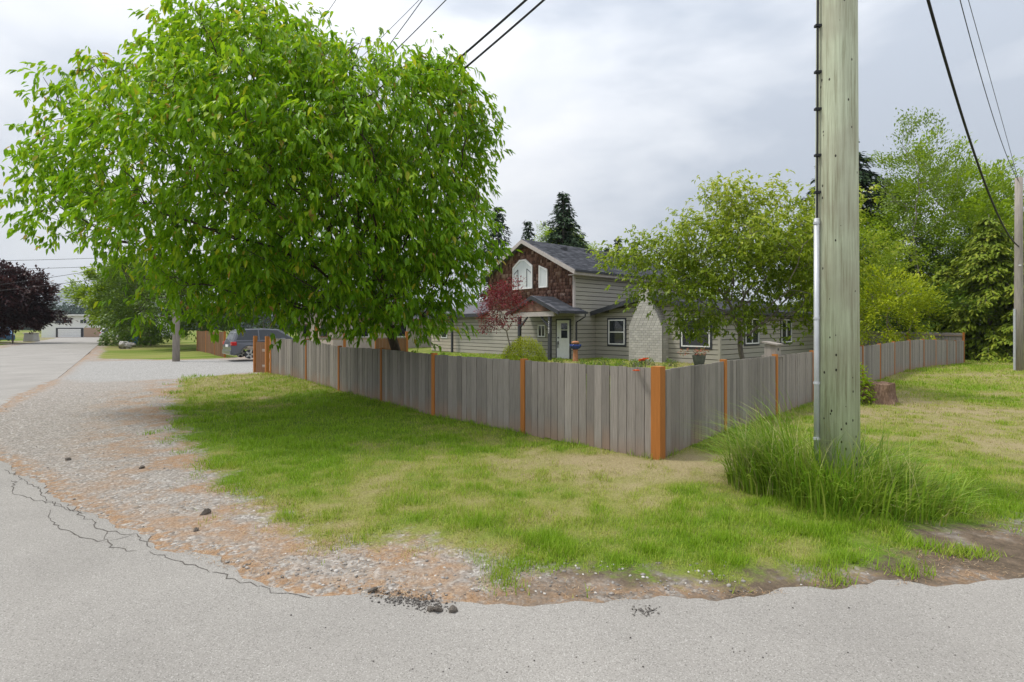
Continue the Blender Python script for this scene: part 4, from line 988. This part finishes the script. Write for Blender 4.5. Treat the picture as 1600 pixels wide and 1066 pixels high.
tag(blades(P, hh, rng.uniform(.008,.017,len(P)), rng.uniform(.1,1.05,len(P)), tg, 'tall_grass', 'tallgrass', 4, ca), 'tall uncut grass clump growing around the foot of the utility pole', 'grass', kind='stuff')
P = np.concatenate([ring_pts(110,3.4,5.6,.1,.9), ring_pts(110,2.8,5.75,.0,.45)]); P[:,2] = 0
tag(blades(P, rng.uniform(.6,1.1,len(P)), np.full(len(P),.005), rng.uniform(.2,.8,len(P)), rng.uniform(0,.25,len(P)), 'seed_stalks', 'tallgrass', 4), 'dry straw coloured seed stalks standing out of the tall grass', 'grass', kind='stuff')
# rough grass along the fence foot
t = rng.random(3000); P = []
for A_, B_ in list(zip(LP[:-1], LP[1:]))+list(zip(RP[:6], RP[1:7])):
    m_ = 260; t = rng.random(m_); P.append(np.stack([A_.x+(B_.x-A_.x)*t, A_.y+(B_.y-A_.y)*t-.07-.10*rng.random(m_)**2, np.zeros(m_)], 1))
P = np.concatenate(P); kk = vn(P[:,0], P[:,1], 1.4, 51) > .42; P = P[kk]; P[:,2] = gh(P[:,0], P[:,1])-.01
tag(blades(P, rng.uniform(.05,.16,len(P)), np.full(len(P),.008), rng.uniform(.1,.7,len(P)), np.clip(.6+rng.normal(0,.25,len(P)),0,1), 'fence_foot_grass', 'tallgrass', 3), 'uncut grass and weeds along the foot of the board fences', 'grass', kind='stuff')

# ------------------------------------------------------------------ utility poles and wires
def pole(label, x, y, h, r0, r1, m, parts=True):
    root = empty('utility_pole', (x, y, 0), label=label, cat='pole')
    MB().tube([(0,0,-.4),(0,0,h*.35),(0,0,h*.7),(0,0,h)], [r0*1.02, r0+(r1-r0)*.35, r0+(r1-r0)*.7, r1], 40).build('shaft', M[m], root, smooth=True)
    return root
px0, py0 = 3.53, 5.7
p1 = pole('thick green treated utility pole rising from the tall grass', px0, py0, 11.0, .215, .17, 'polewood')
cx = -.235
MB().tube([(cx,-.03,.05),(cx,-.03,2.93)], .028, 12).build('conduit', M['alu'], p1, smooth=True)
for z in (.55, 1.15, 1.85, 2.88): MB().tube([(cx,-.03,z-.012),(cx,-.03,z+.012)], .034, 12).build('clamp', M['alu'], p1)
MB().tube([(cx+.005,-.03,2.93),(cx+.012,-.03,5),(cx+.03,-.03,8.3)], .011, 8).build('cable', M['wire'], p1)
for z in (3.2,3.6,4.1,4.5,5.0): MB().box(cx-.02,cx+.05,-.05,-.01,z,z+.025).build('staple', M['wire'], p1)
MB().box(-1.2,1.2,-.28,-.18,10.2,10.32).build('cross_arm', M['greypole'], p1)
p2 = pole('weathered grey utility pole at the end of the long fence beside the cedars', 20.3, 21.0, 7.75, .15, .12, 'greypole')
MB().box(-.13,-.05,-.16,-.13,4.2,4.26).build('marker', M['white'], p2)
MB().tube([(-.17,0,0),(-.17,0,2.5)], .04, 8).build('conduit', M['alu'], p2)
p3 = pole('leaning weathered grey pole between the gravel drive and brown fence', -17.3, 27.0, 9.2, .17, .12, 'greypole')
p4 = pole('grey pole by the green street sign on the side road', -42.6, 60.0, 10, .2, .14, 'greypole')
def wire(label, a, b, hmid, r, group='overhead wires'):
    """a, b end points; hmid: two (t, height) conditions for a parabola through a"""
    (t1,h1),(t2,h2) = hmid; ha = a[2]
    q = np.linalg.solve(np.array([[t1,t1*t1],[t2,t2*t2]]), np.array([h1-ha,h2-ha]))
    pts = [(a[0]+(b[0]-a[0])*t, a[1]+(b[1]-a[1])*t, ha+q[0]*t+q[1]*t*t) for t in np.linspace(0,1,40)]
    tag(MB().tube(pts, r, 6).build('overhead_wire', M['wire'], smooth=True), label, 'wire', group)
def cond(px, py, a, b):
    k = (px-800)/F; t = (k*a[1]-a[0])/((b[0]-a[0])-k*(b[1]-a[1])); Zd = a[1]+(b[1]-a[1])*t; return t, CH+(HY-py)/F*Zd
def wire_px(label, a, b, q1, q2, r, **k): wire(label, a, b, [cond(*q1,a,b), cond(*q2,a,b)], r, **k)
A3 = (-17.3,27.0); P0 = (px0,py0)
wire_px('upper of two thick black cables entering the cherry crown', (*A3,6.4), (*P0,0), (660,140), (822,0), .022)
wire_px('lower of two thick black cables entering the cherry crown', (*A3,6.2), (*P0,0), (668,155), (850,0), .020)
wire_px('thin wire above the cherry, middle of the close trio', (*A3,8.3), (*P0,0), (610,68), (660,0), .009)
wire_px('thin wire above the cherry, lowest of the close trio', (*A3,7.9), (*P0,0), (612,85), (697,0), .010)
wire_px('thin wire above the cherry, highest of the close trio', (*A3,8.6), (*P0,0), (600,55), (655,0), .006)
wire_px('single thin wire standing apart above the cherry top', (*A3,9.2), (*P0,0), (490,50), (525,0), .007)
A2 = (20.3,21.0)
wire_px('thick sagging black cable running to the far right pole', (*A2,5.0), (*P0,0), (1532,268), (1450,0), .024)
wire_px('thin wire to the far right pole, left of the pair', (*A2,7.6), (*P0,0), (1540,145), (1500,0), .009)
wire_px('thin wire to the far right pole, right of the pair', (*A2,7.6), (*P0,0), (1552,140), (1513,0), .007)
for lb, h0, h1, z in (('highest line wire crossing the side road past the plum tree',402,402,48),('second line wire crossing the side road past the plum tree',416,415,48),('sloping service wire from the plum tree up to the street trees',446,418,46),('lower sloping service wire below the first by the plum tree',452,434,46)):
    a = at(-120, h0+(6 if h0 < 430 else 14), z); b = at(225, h1-(2 if h0 < 430 else 8), z+8); mid = ((a.z+b.z)/2-.15)
    wire(lb, a, (b.x,b.y), [(.5,mid),(1,b.z)], .02)

# ------------------------------------------------------------------ vehicles
def vehicle(name, label, loc, rz, prof, belt, paint_, L, Wd=1.8, wheels=(.85,3.45), wr=.34, glassx=None, cat='car', tail=True):
    """prof: side outline of the body below the belt, x forward; glassx: cabin outline above it"""
    root = empty(name, loc, rz, label=label, cat=cat)
    hw = Wd/2
    # body sides with wheel arches
    pts = []
    for w_ in wheels: pass
    bottom = [(0.12,.32)]
    for wx in wheels: bottom += [(wx+(wr+.07)*math.cos(a), wr+(wr+.07)*math.sin(a)) for a in np.linspace(math.pi-.05, .05, 9)]
    bottom += [(L-.12,.32)]
    poly = bottom+prof[::-1]
    bm_ = bmesh.new()
    ring0 = [bm_.verts.new((x,-hw+(.05 if z > belt-.15 else 0),z)) for x, z in poly]; ring1 = [bm_.verts.new((x,hw-(.05 if z > belt-.15 else 0),z)) for x, z in poly]
    n_ = len(poly)
    for i in range(n_): bm_.faces.new((ring0[i], ring0[(i+1)%n_], ring1[(i+1)%n_], ring1[i]))
    bm_.faces.new(ring0[::-1]); bm_.faces.new(ring1)
    bmesh.ops.recalc_face_normals(bm_, faces=bm_.faces)
    sharp = [e_ for e_ in bm_.edges if abs(e_.verts[0].co.y-e_.verts[1].co.y) < .06 and e_.calc_face_angle(0) > .6]
    bmesh.ops.bevel(bm_, geom=sharp, offset=.045, segments=3, affect='EDGES')
    me_ = bpy.data.meshes.new('body'); bm_.to_mesh(me_); bm_.free(); link('body', me_, paint_, root)
    # cabin
    n_ = len(glassx); inset = [0.06+.20*((z-belt)/(1.65-belt)) for x, z in glassx]
    mb = MB(); mb.hexa([(x,-hw+i_,z) for (x,z), i_ in zip(glassx, inset)], [(x,hw-i_,z) for (x,z), i_ in zip(glassx, inset)]); mb.build('cabin', paint_, root, bevel=.03)
    cxm = sum(p[0] for p in glassx)/n_; czm = sum(p[1] for p in glassx)/n_
    for sd_ in (-1, 1):
        x0, x1 = min(p[0] for p in glassx), max(p[0] for p in glassx); zt = max(p[1] for p in glassx)
        q = [(x+(cxm-x)*.13, z+(czm-z)*.24) for x, z in glassx]; q = [(x, max(z, belt+.05)) for x, z in q]
        ins = [0.06+.20*((z-belt)/(1.65-belt)) for x, z in q]
        spl = cxm-.05
        for lo, hi in ((x0, spl-.03), (spl+.03, x1)):
            qq = [(min(max(x, lo), hi), z) for x, z in q]; m2 = MB()
            m2.hexa([(x, sd_*(hw-i_+.006), z) for (x,z), i_ in zip(qq, ins)], [(x, sd_*(hw-i_-.02), z) for (x,z), i_ in zip(qq, ins)]); m2.build('side_window', M['glass'], root)
    # rear and front screens
    zs = sorted(glassx, key=lambda p: p[0]); lowr = min((p for p in glassx if p[1] < belt+.1), key=lambda p: p[0]); topr = min((p for p in glassx if p[1] > 1.4), key=lambda p: p[0])
    lowf = max((p for p in glassx if p[1] < belt+.1), key=lambda p: p[0]); topf = max((p for p in glassx if p[1] > 1.4), key=lambda p: p[0])
    for nm, lw, tp, s_ in (('rear_window', lowr, topr, -1), ('windscreen', lowf, topf, 1)):
        a0 = (lw[0]+(tp[0]-lw[0])*.1, lw[1]+(tp[1]-lw[1])*.1); a1 = (lw[0]+(tp[0]-lw[0])*.85, lw[1]+(tp[1]-lw[1])*.85)
        MB().hexa([(a0[0]+s_*.012,-hw+.2,a0[1]),(a0[0]+s_*.012,hw-.2,a0[1]),(a0[0]-s_*.02,hw-.2,a0[1]),(a0[0]-s_*.02,-hw+.2,a0[1])],
                  [(a1[0]+s_*.012,-hw+.32,a1[1]),(a1[0]+s_*.012,hw-.32,a1[1]),(a1[0]-s_*.02,hw-.32,a1[1]),(a1[0]-s_*.02,-hw+.32,a1[1])]).build(nm, M['glass'], root)
    for wx in wheels:
        for sd_ in (-1, 1):
            y = sd_*(hw-.10); w_ = empty('wheel', (wx, y, wr)); w_.parent = root; w_.rotation_euler = (R(90), 0, 0)
            MB().lathe([(wr*.62,-.10),(wr*.93,-.10),(wr,-.06),(wr,.06),(wr*.93,.10),(wr*.62,.10)], 28).build('tyre', M['rubber'], w_, smooth=False)
            rm = MB(); rm.lathe([(wr*.63,-.08),(wr*.63,.08)], 24)
            link('rim_barrel', rm.mesh('rim_barrel'), M['dark'], w_)
            for k in range(5):
                a = k*1.2566; ca_, sa_ = math.cos(a), math.sin(a); q = []
                for r_, h_ in ((wr*.12,.05),(wr*.62,.035)):
                    q.append([(r_*ca_-h_*sa_, r_*sa_+h_*ca_), (r_*ca_+h_*sa_, r_*sa_-h_*ca_)])
                for zz_ in (-.108, .104):
                    MB().hexa([(q[0][0][0],q[0][0][1],zz_),(q[0][1][0],q[0][1][1],zz_),(q[1][1][0],q[1][1][1],zz_),(q[1][0][0],q[1][0][1],zz_)],
                              [(q[0][0][0],q[0][0][1],zz_+.02),(q[0][1][0],q[0][1][1],zz_+.02),(q[1][1][0],q[1][1][1],zz_+.02),(q[1][0][0],q[1][0][1],zz_+.02)]).build('spoke', M['rim'], w_)
            MB().lathe([(wr*.66,-.112),(wr*.60,-.112),(wr*.60,-.09)], 24).build('rim', M['rim'], w_)
    for sd_ in (-1, 1):
        MB().box(-.012,.22,sd_*(hw-.30) if sd_ < 0 else hw-.30, sd_*(hw+.012) if sd_ > 0 else -hw+.0, belt-.16, belt+.05).build('tail_light', M['red'], root) if False else None
        y0, y1 = (hw-.24, hw+.008) if sd_ > 0 else (-hw-.008, -hw+.24)
        if tail: MB().box(-.015,.24,y0,y1,belt-.20,belt-.0).build('tail_light', M['red'], root, bevel=.03)
        MB().box(L-.16,L+.005,y0,y1,belt-.28,belt-.12).build('headlight', M['curtain'], root, bevel=.03)
        MB().box(L*.52,L*.52+.22,sd_*(hw+.02)-.1,sd_*(hw+.02)+.1,belt+.02,belt+.16).build('mirror', paint_, root, bevel=.03)
        for hx in (1.5, 2.5): MB().box(hx,hx+.18,sd_*hw-.02,sd_*hw+.02,belt-.12,belt-.08).build('door_handle', paint_, root)
    MB().box(-.06,.12,-hw+.04,hw-.04,.36,.60).build('bumper', paint_, root, bevel=.04); MB().box(L-.12,L+.05,-hw+.04,hw-.04,.34,.58).build('bumper', paint_, root, bevel=.04)
    MB().box(-.03,0.01,-.26,.26,belt-.28,belt-.15).build('number_plate', M['white'], root)
    return root
suvp = [(0.0,.45),(-.02,.75),(.02,1.02),(1.2,1.05),(2.6,1.03),(3.35,1.0),(4.2,.90),(4.5,.78),(4.56,.5)]
suvc = [(.06,1.0),(.30,1.55),(.55,1.66),(1.6,1.69),(2.4,1.64),(3.3,1.0)]
vehicle('parked_car', 'dark grey sport utility car parked behind the wooden gate', (-14.75,27.15,float(gh(-13,28))+.01), HA, suvp, 1.02, M['cargrey'], 4.56, 1.84, (.85,3.55), .36, suvc)
trp = [(0,.6),(0,1.08),(2.0,1.08),(2.02,1.1),(4.1,1.12),(5.3,1.02),(5.42,.8),(5.42,.5)]; trc = [(2.05,1.08),(2.15,1.6),(2.5,1.82),(3.4,1.82),(4.2,1.08)]
vehicle('pickup_truck', 'blue pickup truck parked beside the purple plum tree', (-63.2,64.4,0.0), R(-40), trp, 1.08, M['carblue'], 5.42, 1.95, (1.0,4.3), .38, trc, cat='truck')
vehicle('parked_car', 'small white car parked far off before the white house', (-64.2,83,0.0), R(115), suvp, 1.02, M['carwhite'], 4.56, 1.84, (.85,3.55), .34, suvc)

# ------------------------------------------------------------------ far houses
wh = empty('far_house', (-76,95,0), R(2), label='long white two storey house at the end of the side road', cat='house')
MB().box(-9,9.5,0,9,0,3.9).build('wall', M['white'], wh); MB().box(-9.6,10.1,-.7,9.6,3.9,4.12).build('roof', M['white'], wh)
MB().box(-1.5,3.4,-.06,-.003,.05,1.75).build('brick_panel', M['tanbrick'], wh)
for a, b in ((-6.6,-3.9),(-2.2,-.9),(1.0,2.8)):
    w_ = MB().box(a,b,-.09,-.004,2.45,3.25).build('window', M['white'], wh)
    for k in range(2): MB().box(a+.1+(b-a-.1)/2*k,a+(b-a-.1)/2*(k+1),-.11,-.092,2.55,3.15).build('pane', M['glass'], w_)
g = MB().box(-6.4,-1.6,-.10,-.004,.0,1.7).build('garage_door', M['dark'], wh)
for k in range(4): MB().box(-6.0,-2.0,-.13,-.102,.05+.37*k,.39+.37*k).build('door_panel', M['white'], g)
for k in range(3): MB().box(4.0+1.4*k,5.32+1.4*k,-.09,-.004,.0,1.85).build('door_panel', M['white'], wh)
nh = empty('neighbour_house', (-14,41,0), R(41), label='beige single storey house with brown roof behind the parked grey car', cat='house')
MB().box(0,12,0,8,0,2.6).build('wall', M['beige'], nh); roof_slope(nh, (-.6,-.6,2.5), (12.6,-.6,2.5), (-.6,4,4.0), (12.6,4,4.0), tabs=False); roof_slope(nh, (-.6,8.6,2.5), (12.6,8.6,2.5), (-.6,4,4.0), (12.6,4,4.0), tabs=False)
MB().prism([(0,2.6),(8,2.6),(4,3.85)], 'x', 0.02, 11.9).build('gable', M['beige'], nh)
MB().box(-.62,12.6,-.66,-.60,2.3,2.52).build('fascia', M['brownboard'], nh)
for x in (1.5, 5.0, 8.5):
    w_ = MB().box(x,x+1.5,-.05,-.003,.95,2.05).build('window', M['white'], nh); MB().box(x+.08,x+1.42,-.07,-.052,1.03,1.97).build('pane', M['glass'], w_)
for y in (1.0, 5.0):
    w_ = MB().box(-.05,-.003,y,y+1.5,.95,2.05).build('window', M['brownboard'], nh); MB().box(-.07,-.052,y+.1,y+1.4,1.05,1.95).build('pane', M['glass'], w_)

# ------------------------------------------------------------------ small things
bh = empty('bird_house', (5.30,10.66,-.06), R(40), label='weathered grey bird house on a stake behind the right hand fence', cat='bird house')
MB().box(-.035,.035,-.035,.035,-.1,1.25).build('stake', M['post'], bh); MB().box(-.12,.12,-.11,.11,1.25,1.47).build('box', M['greypole'], bh)
MB().hexa([(-.16,-.15,1.45),(.16,-.15,1.45),(.16,.15,1.50),(-.16,.15,1.50)], [(-.16,-.15,1.48),(.16,-.15,1.48),(.16,.15,1.53),(-.16,.15,1.53)]).build('roof', M['greypole'], bh); MB().box(-.17,.17,-.15,.15,1.215,1.248).build('floor', M['greypole'], bh)
MB().tube([(0,-.113,1.37),(0,-.10,1.37)], .03, 10).build('entrance', M['dark'], bh)
fp = empty('flower_pot', (3.05,8.55,0), label='dark mossy pot of wilting red flowers behind the right hand fence', cat='flower pot')
MB().tube([(0,0,0),(0,0,1.12)], .04, 8).build('stand', M['greypole'], fp); MB().lathe([(.07,1.12),(.09,1.2),(.105,1.28),(.11,1.30),(.095,1.30),(.09,1.26)], 18).build('pot', M['mosspot'], fp)
n_ = 130; v = rng.normal(0,1,(n_,3)); P_ = v*np.array([.045,.04,.022])+np.array([.03,0,1.35]); P_[:35] += np.array([-.27,0,-.0]); tn = rng.random(n_)
tag(link('flowers', leaf_mesh('flowers', P_, v+np.array([0,0,.3]), np.full(n_,.035), np.full(n_,.022), tn*.75), M['flowerred'], fp), kind='stuff')
MB().tube([(0,0,1.28),(-.1,0,1.37),(-.26,0,1.35)], .006, 5).build('stem', M['mosspot'], fp)
bp_ = empty('blue_planter', (3.05,25.2,0.1), label='blue glazed bowl on a terracotta pedestal beside the downspout', cat='planter')
MB().lathe([(.16,0),(.13,.1),(.11,.5),(.14,.6)], 16).build('pedestal', M['terracotta'], bp_, smooth=True)
MB().lathe([(.10,.6),(.22,.66),(.28,.78),(.29,.84),(.25,.84),(.23,.78)], 20).build('bowl', M['bluepot'], bp_, smooth=True)
MB().lathe([(.05,.82),(.16,.86),(.2,.95),(.12,1.0)], 12).build('ornament', M['terracotta'], bp_, smooth=True)
def poppy(label, x, y, h, heads, over=0):
    root = empty('poppy', (x, y, float(gh(x,y))), label=label, cat='flower')
    for dx, dy, hz in heads:
        MB().tube([(0,0,0),(dx*.5,dy*.5,hz*.55),(dx,dy,hz)] if not over else [(0,0,0),(0,0,1.24),(dx*.5,dy*.5,1.27),(dx,dy,hz)], .004, 5).build('stem', M['mosspot'], root)
        n_ = 7; a = np.arange(n_)*6.283/n_; P_ = np.tile([dx,dy,hz], (n_,1)); D = np.stack([np.cos(a),np.sin(a),np.full(n_,.25)],1)
        link('blossom', leaf_mesh('blossom', P_, D, np.full(n_,.055), np.full(n_,.06), rng.random(n_)), M['poppy'], root)
    m_ = 40; P_ = np.stack([rng.normal(0,.08,m_), rng.normal(0,.08,m_), rng.uniform(.05,.5,m_)],1); tag(link('leaves', leaf_mesh('leaves', P_, rng.normal(0,1,(m_,3)), np.full(m_,.14), np.full(m_,.03), rng.random(m_)), M['mid'], root), kind='stuff')
poppy('orange poppies blooming above the corner fence post', 1.86, 7.42, 1.3, [(-.02,.0,1.29),(.04,.03,1.30),(-.01,.05,1.27)])
poppy('single orange poppy hanging over the fence top by the corner post', 1.86, 7.50, 1.2, [(-.20,-.50,1.17)], 1)
for i in range(9):
    x = 2.2+i*.55+random.uniform(-.2,.2); y = 22.0+random.uniform(-.8,.8)
    shrub('border_plant', 'low leafy border plant in the bed before the house', (x,y,.1), (.28,.28,random.uniform(.22,.42)), 160, (.09,.4), 'mid', .1, group='plants of the flower bed before the house', cat='plant', stems=4)
# loose asphalt and stones
def rock_mesh(seed, sub=2):
    bm_ = bmesh.new(); bmesh.ops.create_icosphere(bm_, subdivisions=sub, radius=1); r_ = random.Random(seed); ph = [r_.uniform(0,6) for _ in range(6)]
    for v in bm_.verts:
        c = v.co; f_ = 1+.18*math.sin(3*c.x+ph[0])+.16*math.sin(4*c.y+ph[1])+.15*math.sin(5*c.z+ph[2])+r_.uniform(-.1,.1); v.co = c*f_
    me_ = bpy.data.meshes.new('lump'); bm_.to_mesh(me_); bm_.free(); return me_
TAR = [rock_mesh(i) for i in range(4)]
for t_ in TAR: t_.materials.append(M['tar'])
for i, (x, y, s, lb) in enumerate([(582,927,.026,'round asphalt lump on the gravel edge beside the crumb pile'),(672,957,.020,'smaller lump of the joined pair of asphalt lumps'),(683,958,.027,'larger lump of the joined pair of asphalt lumps'),(708,959,.023,'angular asphalt lump standing alone on the road'),(322,806,.036,'brown earth clod lying on the needle litter'),(306,832,.022,'small dark clod on the gravel shoulder'),(106,720,.03,'dark clod on the gravel shoulder near the road bend'),(222,733,.028,'dark clod in the middle of the gravel shoulder')]):
    gx_, gy_ = gp(x, y); onroad = float(sdpoly(np.array([gx_]), np.array([gy_]), ROADP)[0]) > 0
    o_ = link('asphalt_lump', TAR[i % 4], None, None, (gx_, gy_, (.012 if onroad else .008)+s*.5), (random.uniform(0,3),random.uniform(0,3),random.uniform(0,3)), (s*1.2,s,s*.75)); tag(o_, lb, 'lump')
def scatter(name, label, cat, pts, size, m, hz):
    bm_ = bmesh.new(); bmesh.ops.create_icosphere(bm_, subdivisions=1, radius=1); bv = np.array([v.co for v in bm_.verts]); bf = np.array([[v.index for v in f.verts] for f in bm_.faces]); bm_.free()
    n_ = len(pts); a = rng.random(n_)*6.283; ca_, sa_ = np.cos(a), np.sin(a)
    sc = size[:,None,None]*rng.uniform(.6,1.3,(n_,1,3))*np.array([1,1,.65]); V = bv[None]*sc*(1+rng.normal(0,.12,(n_,len(bv),1)))
    X_ = V[...,0]*ca_[:,None]-V[...,1]*sa_[:,None]; Y_ = V[...,0]*sa_[:,None]+V[...,1]*ca_[:,None]
    V = np.stack([X_+pts[:,0:1], Y_+pts[:,1:2], V[...,2]+hz[:,None]], -1).reshape(-1,3)
    Fc = (bf[None]+np.arange(n_)[:,None,None]*len(bv)).reshape(-1,3)
    me_ = npmesh(name, V, Fc, 3, False, {'tint': ('FACE', np.repeat(rng.random(n_), len(bf)))})
    return tag(link(name, me_, m), label, cat, kind='stuff')
M['stonetint'] = leafmat('shoulder_stone', [(0,(0.16,0.145,0.13)),(0.6,(0.33,0.31,0.29)),(1,(0.60,0.57,0.53))], 0.0, 0.9, 0.2)
M['tartint'] = leafmat('crumbled_asphalt', [(0,(0.06,0.054,0.05)),(1,(0.20,0.185,0.17))], 0.0, 0.95, 0.2)
# crumbs: a spill from the edge onto the road
n_ = 420; t = rng.random(n_); cpx = 605+t*80+rng.normal(0,14,n_); cpy = 934+t*16+rng.normal(0,5.5,n_)
n2 = 70; cpx = np.concatenate([cpx, rng.normal(1008,10,n2), rng.uniform(450,1500,90)]); cpy = np.concatenate([cpy, rng.normal(957,4,n2), rng.uniform(945,1060,90)])
q = np.array([gp(a, b) for a, b in zip(cpx, cpy)]); sz = np.concatenate([rng.uniform(.002,.008,n_)*(1+.6*(rng.random(n_) < .1)), rng.uniform(.003,.008,n2), rng.uniform(.002,.005,90)])
hz = np.where(sdpoly(q[:,0], q[:,1], ROADP) > -.02, .013, .008)+sz*.35
scatter('asphalt_crumbs', 'dark asphalt crumbs spilled over the road edge', 'rubble', q, sz, M['tartint'], hz)
n_ = 9000; X = rng.uniform(-11,6.5,n_); Z = rng.uniform(3.2,14,n_); ro = sdpoly(X, Z, ROADP); la = sdpoly(X, Z, LAWN)
k = (ro < -.02) & (la < -.05) & (rng.random(n_) < np.where((X > -2.2), 1.0, .55)); X, Z = X[k], Z[k]
extra = 700; ex_ = rng.uniform(-2.6,1.6,extra); ey_ = 3.42+rng.random(extra)*.5; kk = sdpoly(ex_, ey_, ROADP) < -.02; X = np.concatenate([X, ex_[kk]]); Z = np.concatenate([Z, ey_[kk]])
sz = .004+.013*rng.random(len(X))**2.5
scatter('shoulder_gravel', 'loose pale gravel stones strewn on the road shoulder', 'gravel', np.stack([X,Z],1), sz, M['stonetint'], gh(X,Z)+.008+sz*.3)
# fallen needles and straw lying on the bare ground
n_ = 130000; X = rng.uniform(-11,7.5,n_); Z = 3.3+11*rng.random(n_)**1.6; ro = sdpoly(X, Z, ROADP); la = sdpoly(X, Z, LAWN)
dr = fbm(X, Z, 1.3, 83)+.35*(fbm(X, Z, 4.5, 85)-.5)
k = (ro < .03) & (rng.random(n_) < np.maximum(sstep(-1.8,-.1,la)*(la < .45), sstep(-.4,-.03,ro))*sstep(.42,.62,dr)); X, Z = X[k], Z[k]; m_ = len(X)
P = np.stack([X, Z, gh(X,Z)+.012+.008*rng.random(m_)], 1)
M['needle'] = leafmat('needle_litter', [(0,(0.22,0.13,0.07)),(0.5,(0.42,0.26,0.14)),(1,(0.52,0.42,0.28))], 0.1, 0.9, 0.1)
tag(blades(P, rng.uniform(.02,.055,m_), np.full(m_,.0035)*np.maximum(1,Z/5), rng.uniform(.95,.995,m_), rng.random(m_), 'needle_litter', 'needle'), 'fallen orange brown needles and straw along the turf and road edges', 'litter', kind='stuff')
# street furniture on the left
sg = empty('street_sign', (-43.7,60.2,0), label='green street name sign on a green post beside the side road', cat='sign')
MB().tube([(0,0,0),(0,0,3.0)], .05, 8).build('post', M['signgreen'], sg); MB().box(-.75,.75,-.02,.02,2.8,3.05).build('blade', M['signgreen'], sg)
bn = empty('blue_bin', (-41.6,57.5,0), label='small blue recycling box at the foot of the grey pole', cat='bin')
MB().hexa([(-.35,-.25,0),(.35,-.25,0),(.35,.25,0),(-.35,.25,0)], [(-.42,-.3,.7),(.42,-.3,.7),(.42,.3,.7),(-.42,.3,.7)]).build('box', M['binblue'], bn, bevel=.03); MB().box(-.45,.45,-.33,.33,.70,.76).build('rim', M['binblue'], bn, bevel=.02)
cb = empty('concrete_block', (-60.5,66,0), label='squat concrete block on the grass below the plum tree', cat='block')
MB().hexa([(-.65,-.5,0),(.65,-.5,0),(.65,.5,0),(-.65,.5,0)], [(-.58,-.42,1.0),(.58,-.42,1.0),(.58,.42,1.0),(-.58,.42,1.0)]).build('block', M['concrete'], cb, bevel=.05); MB().box(-.68,.68,-.52,.52,1.0,1.1).build('cap', M['concrete'], cb, bevel=.03)
cv = empty('culvert_end', (-32.5,44,-.05), R(30), label='dark stone culvert mouth in the grass swale', cat='culvert')
mb = MB(); mb.tube([(0,-.6,.28),(0,.6,.28)], .36, 14, False); mb.build('pipe', M['concrete'], cv)
for i in range(6):
    o_ = link('stone', TAR[i % 4].copy(), None, cv, (random.uniform(-.8,.8), random.uniform(-.9,-.4), .15+random.uniform(0,.3)), (i,i*2,i), (.28,.22,.2)); o_.data.materials.clear(); o_.data.materials.append(M['stone'])

# ------------------------------------------------------------------ the air: faint even haze round the whole place
hz_me = MB().box(-5200,5200,-60,4600,-7,460).mesh('haze')
hm = bpy.data.materials.new('haze_air'); hm.use_nodes = True; hn_ = hm.node_tree.nodes
for n_ in list(hn_): hn_.remove(n_)
ho = hn_.new('ShaderNodeOutputMaterial'); hv = hn_.new('ShaderNodeVolumePrincipled'); hv.inputs['Density'].default_value = 0.00016; hv.inputs['Color'].default_value = (0.86,0.92,1,1)
hm.node_tree.links.new(hv.outputs[0], ho.inputs['Volume'])
tag(link('haze', hz_me, hm), kind='stuff')
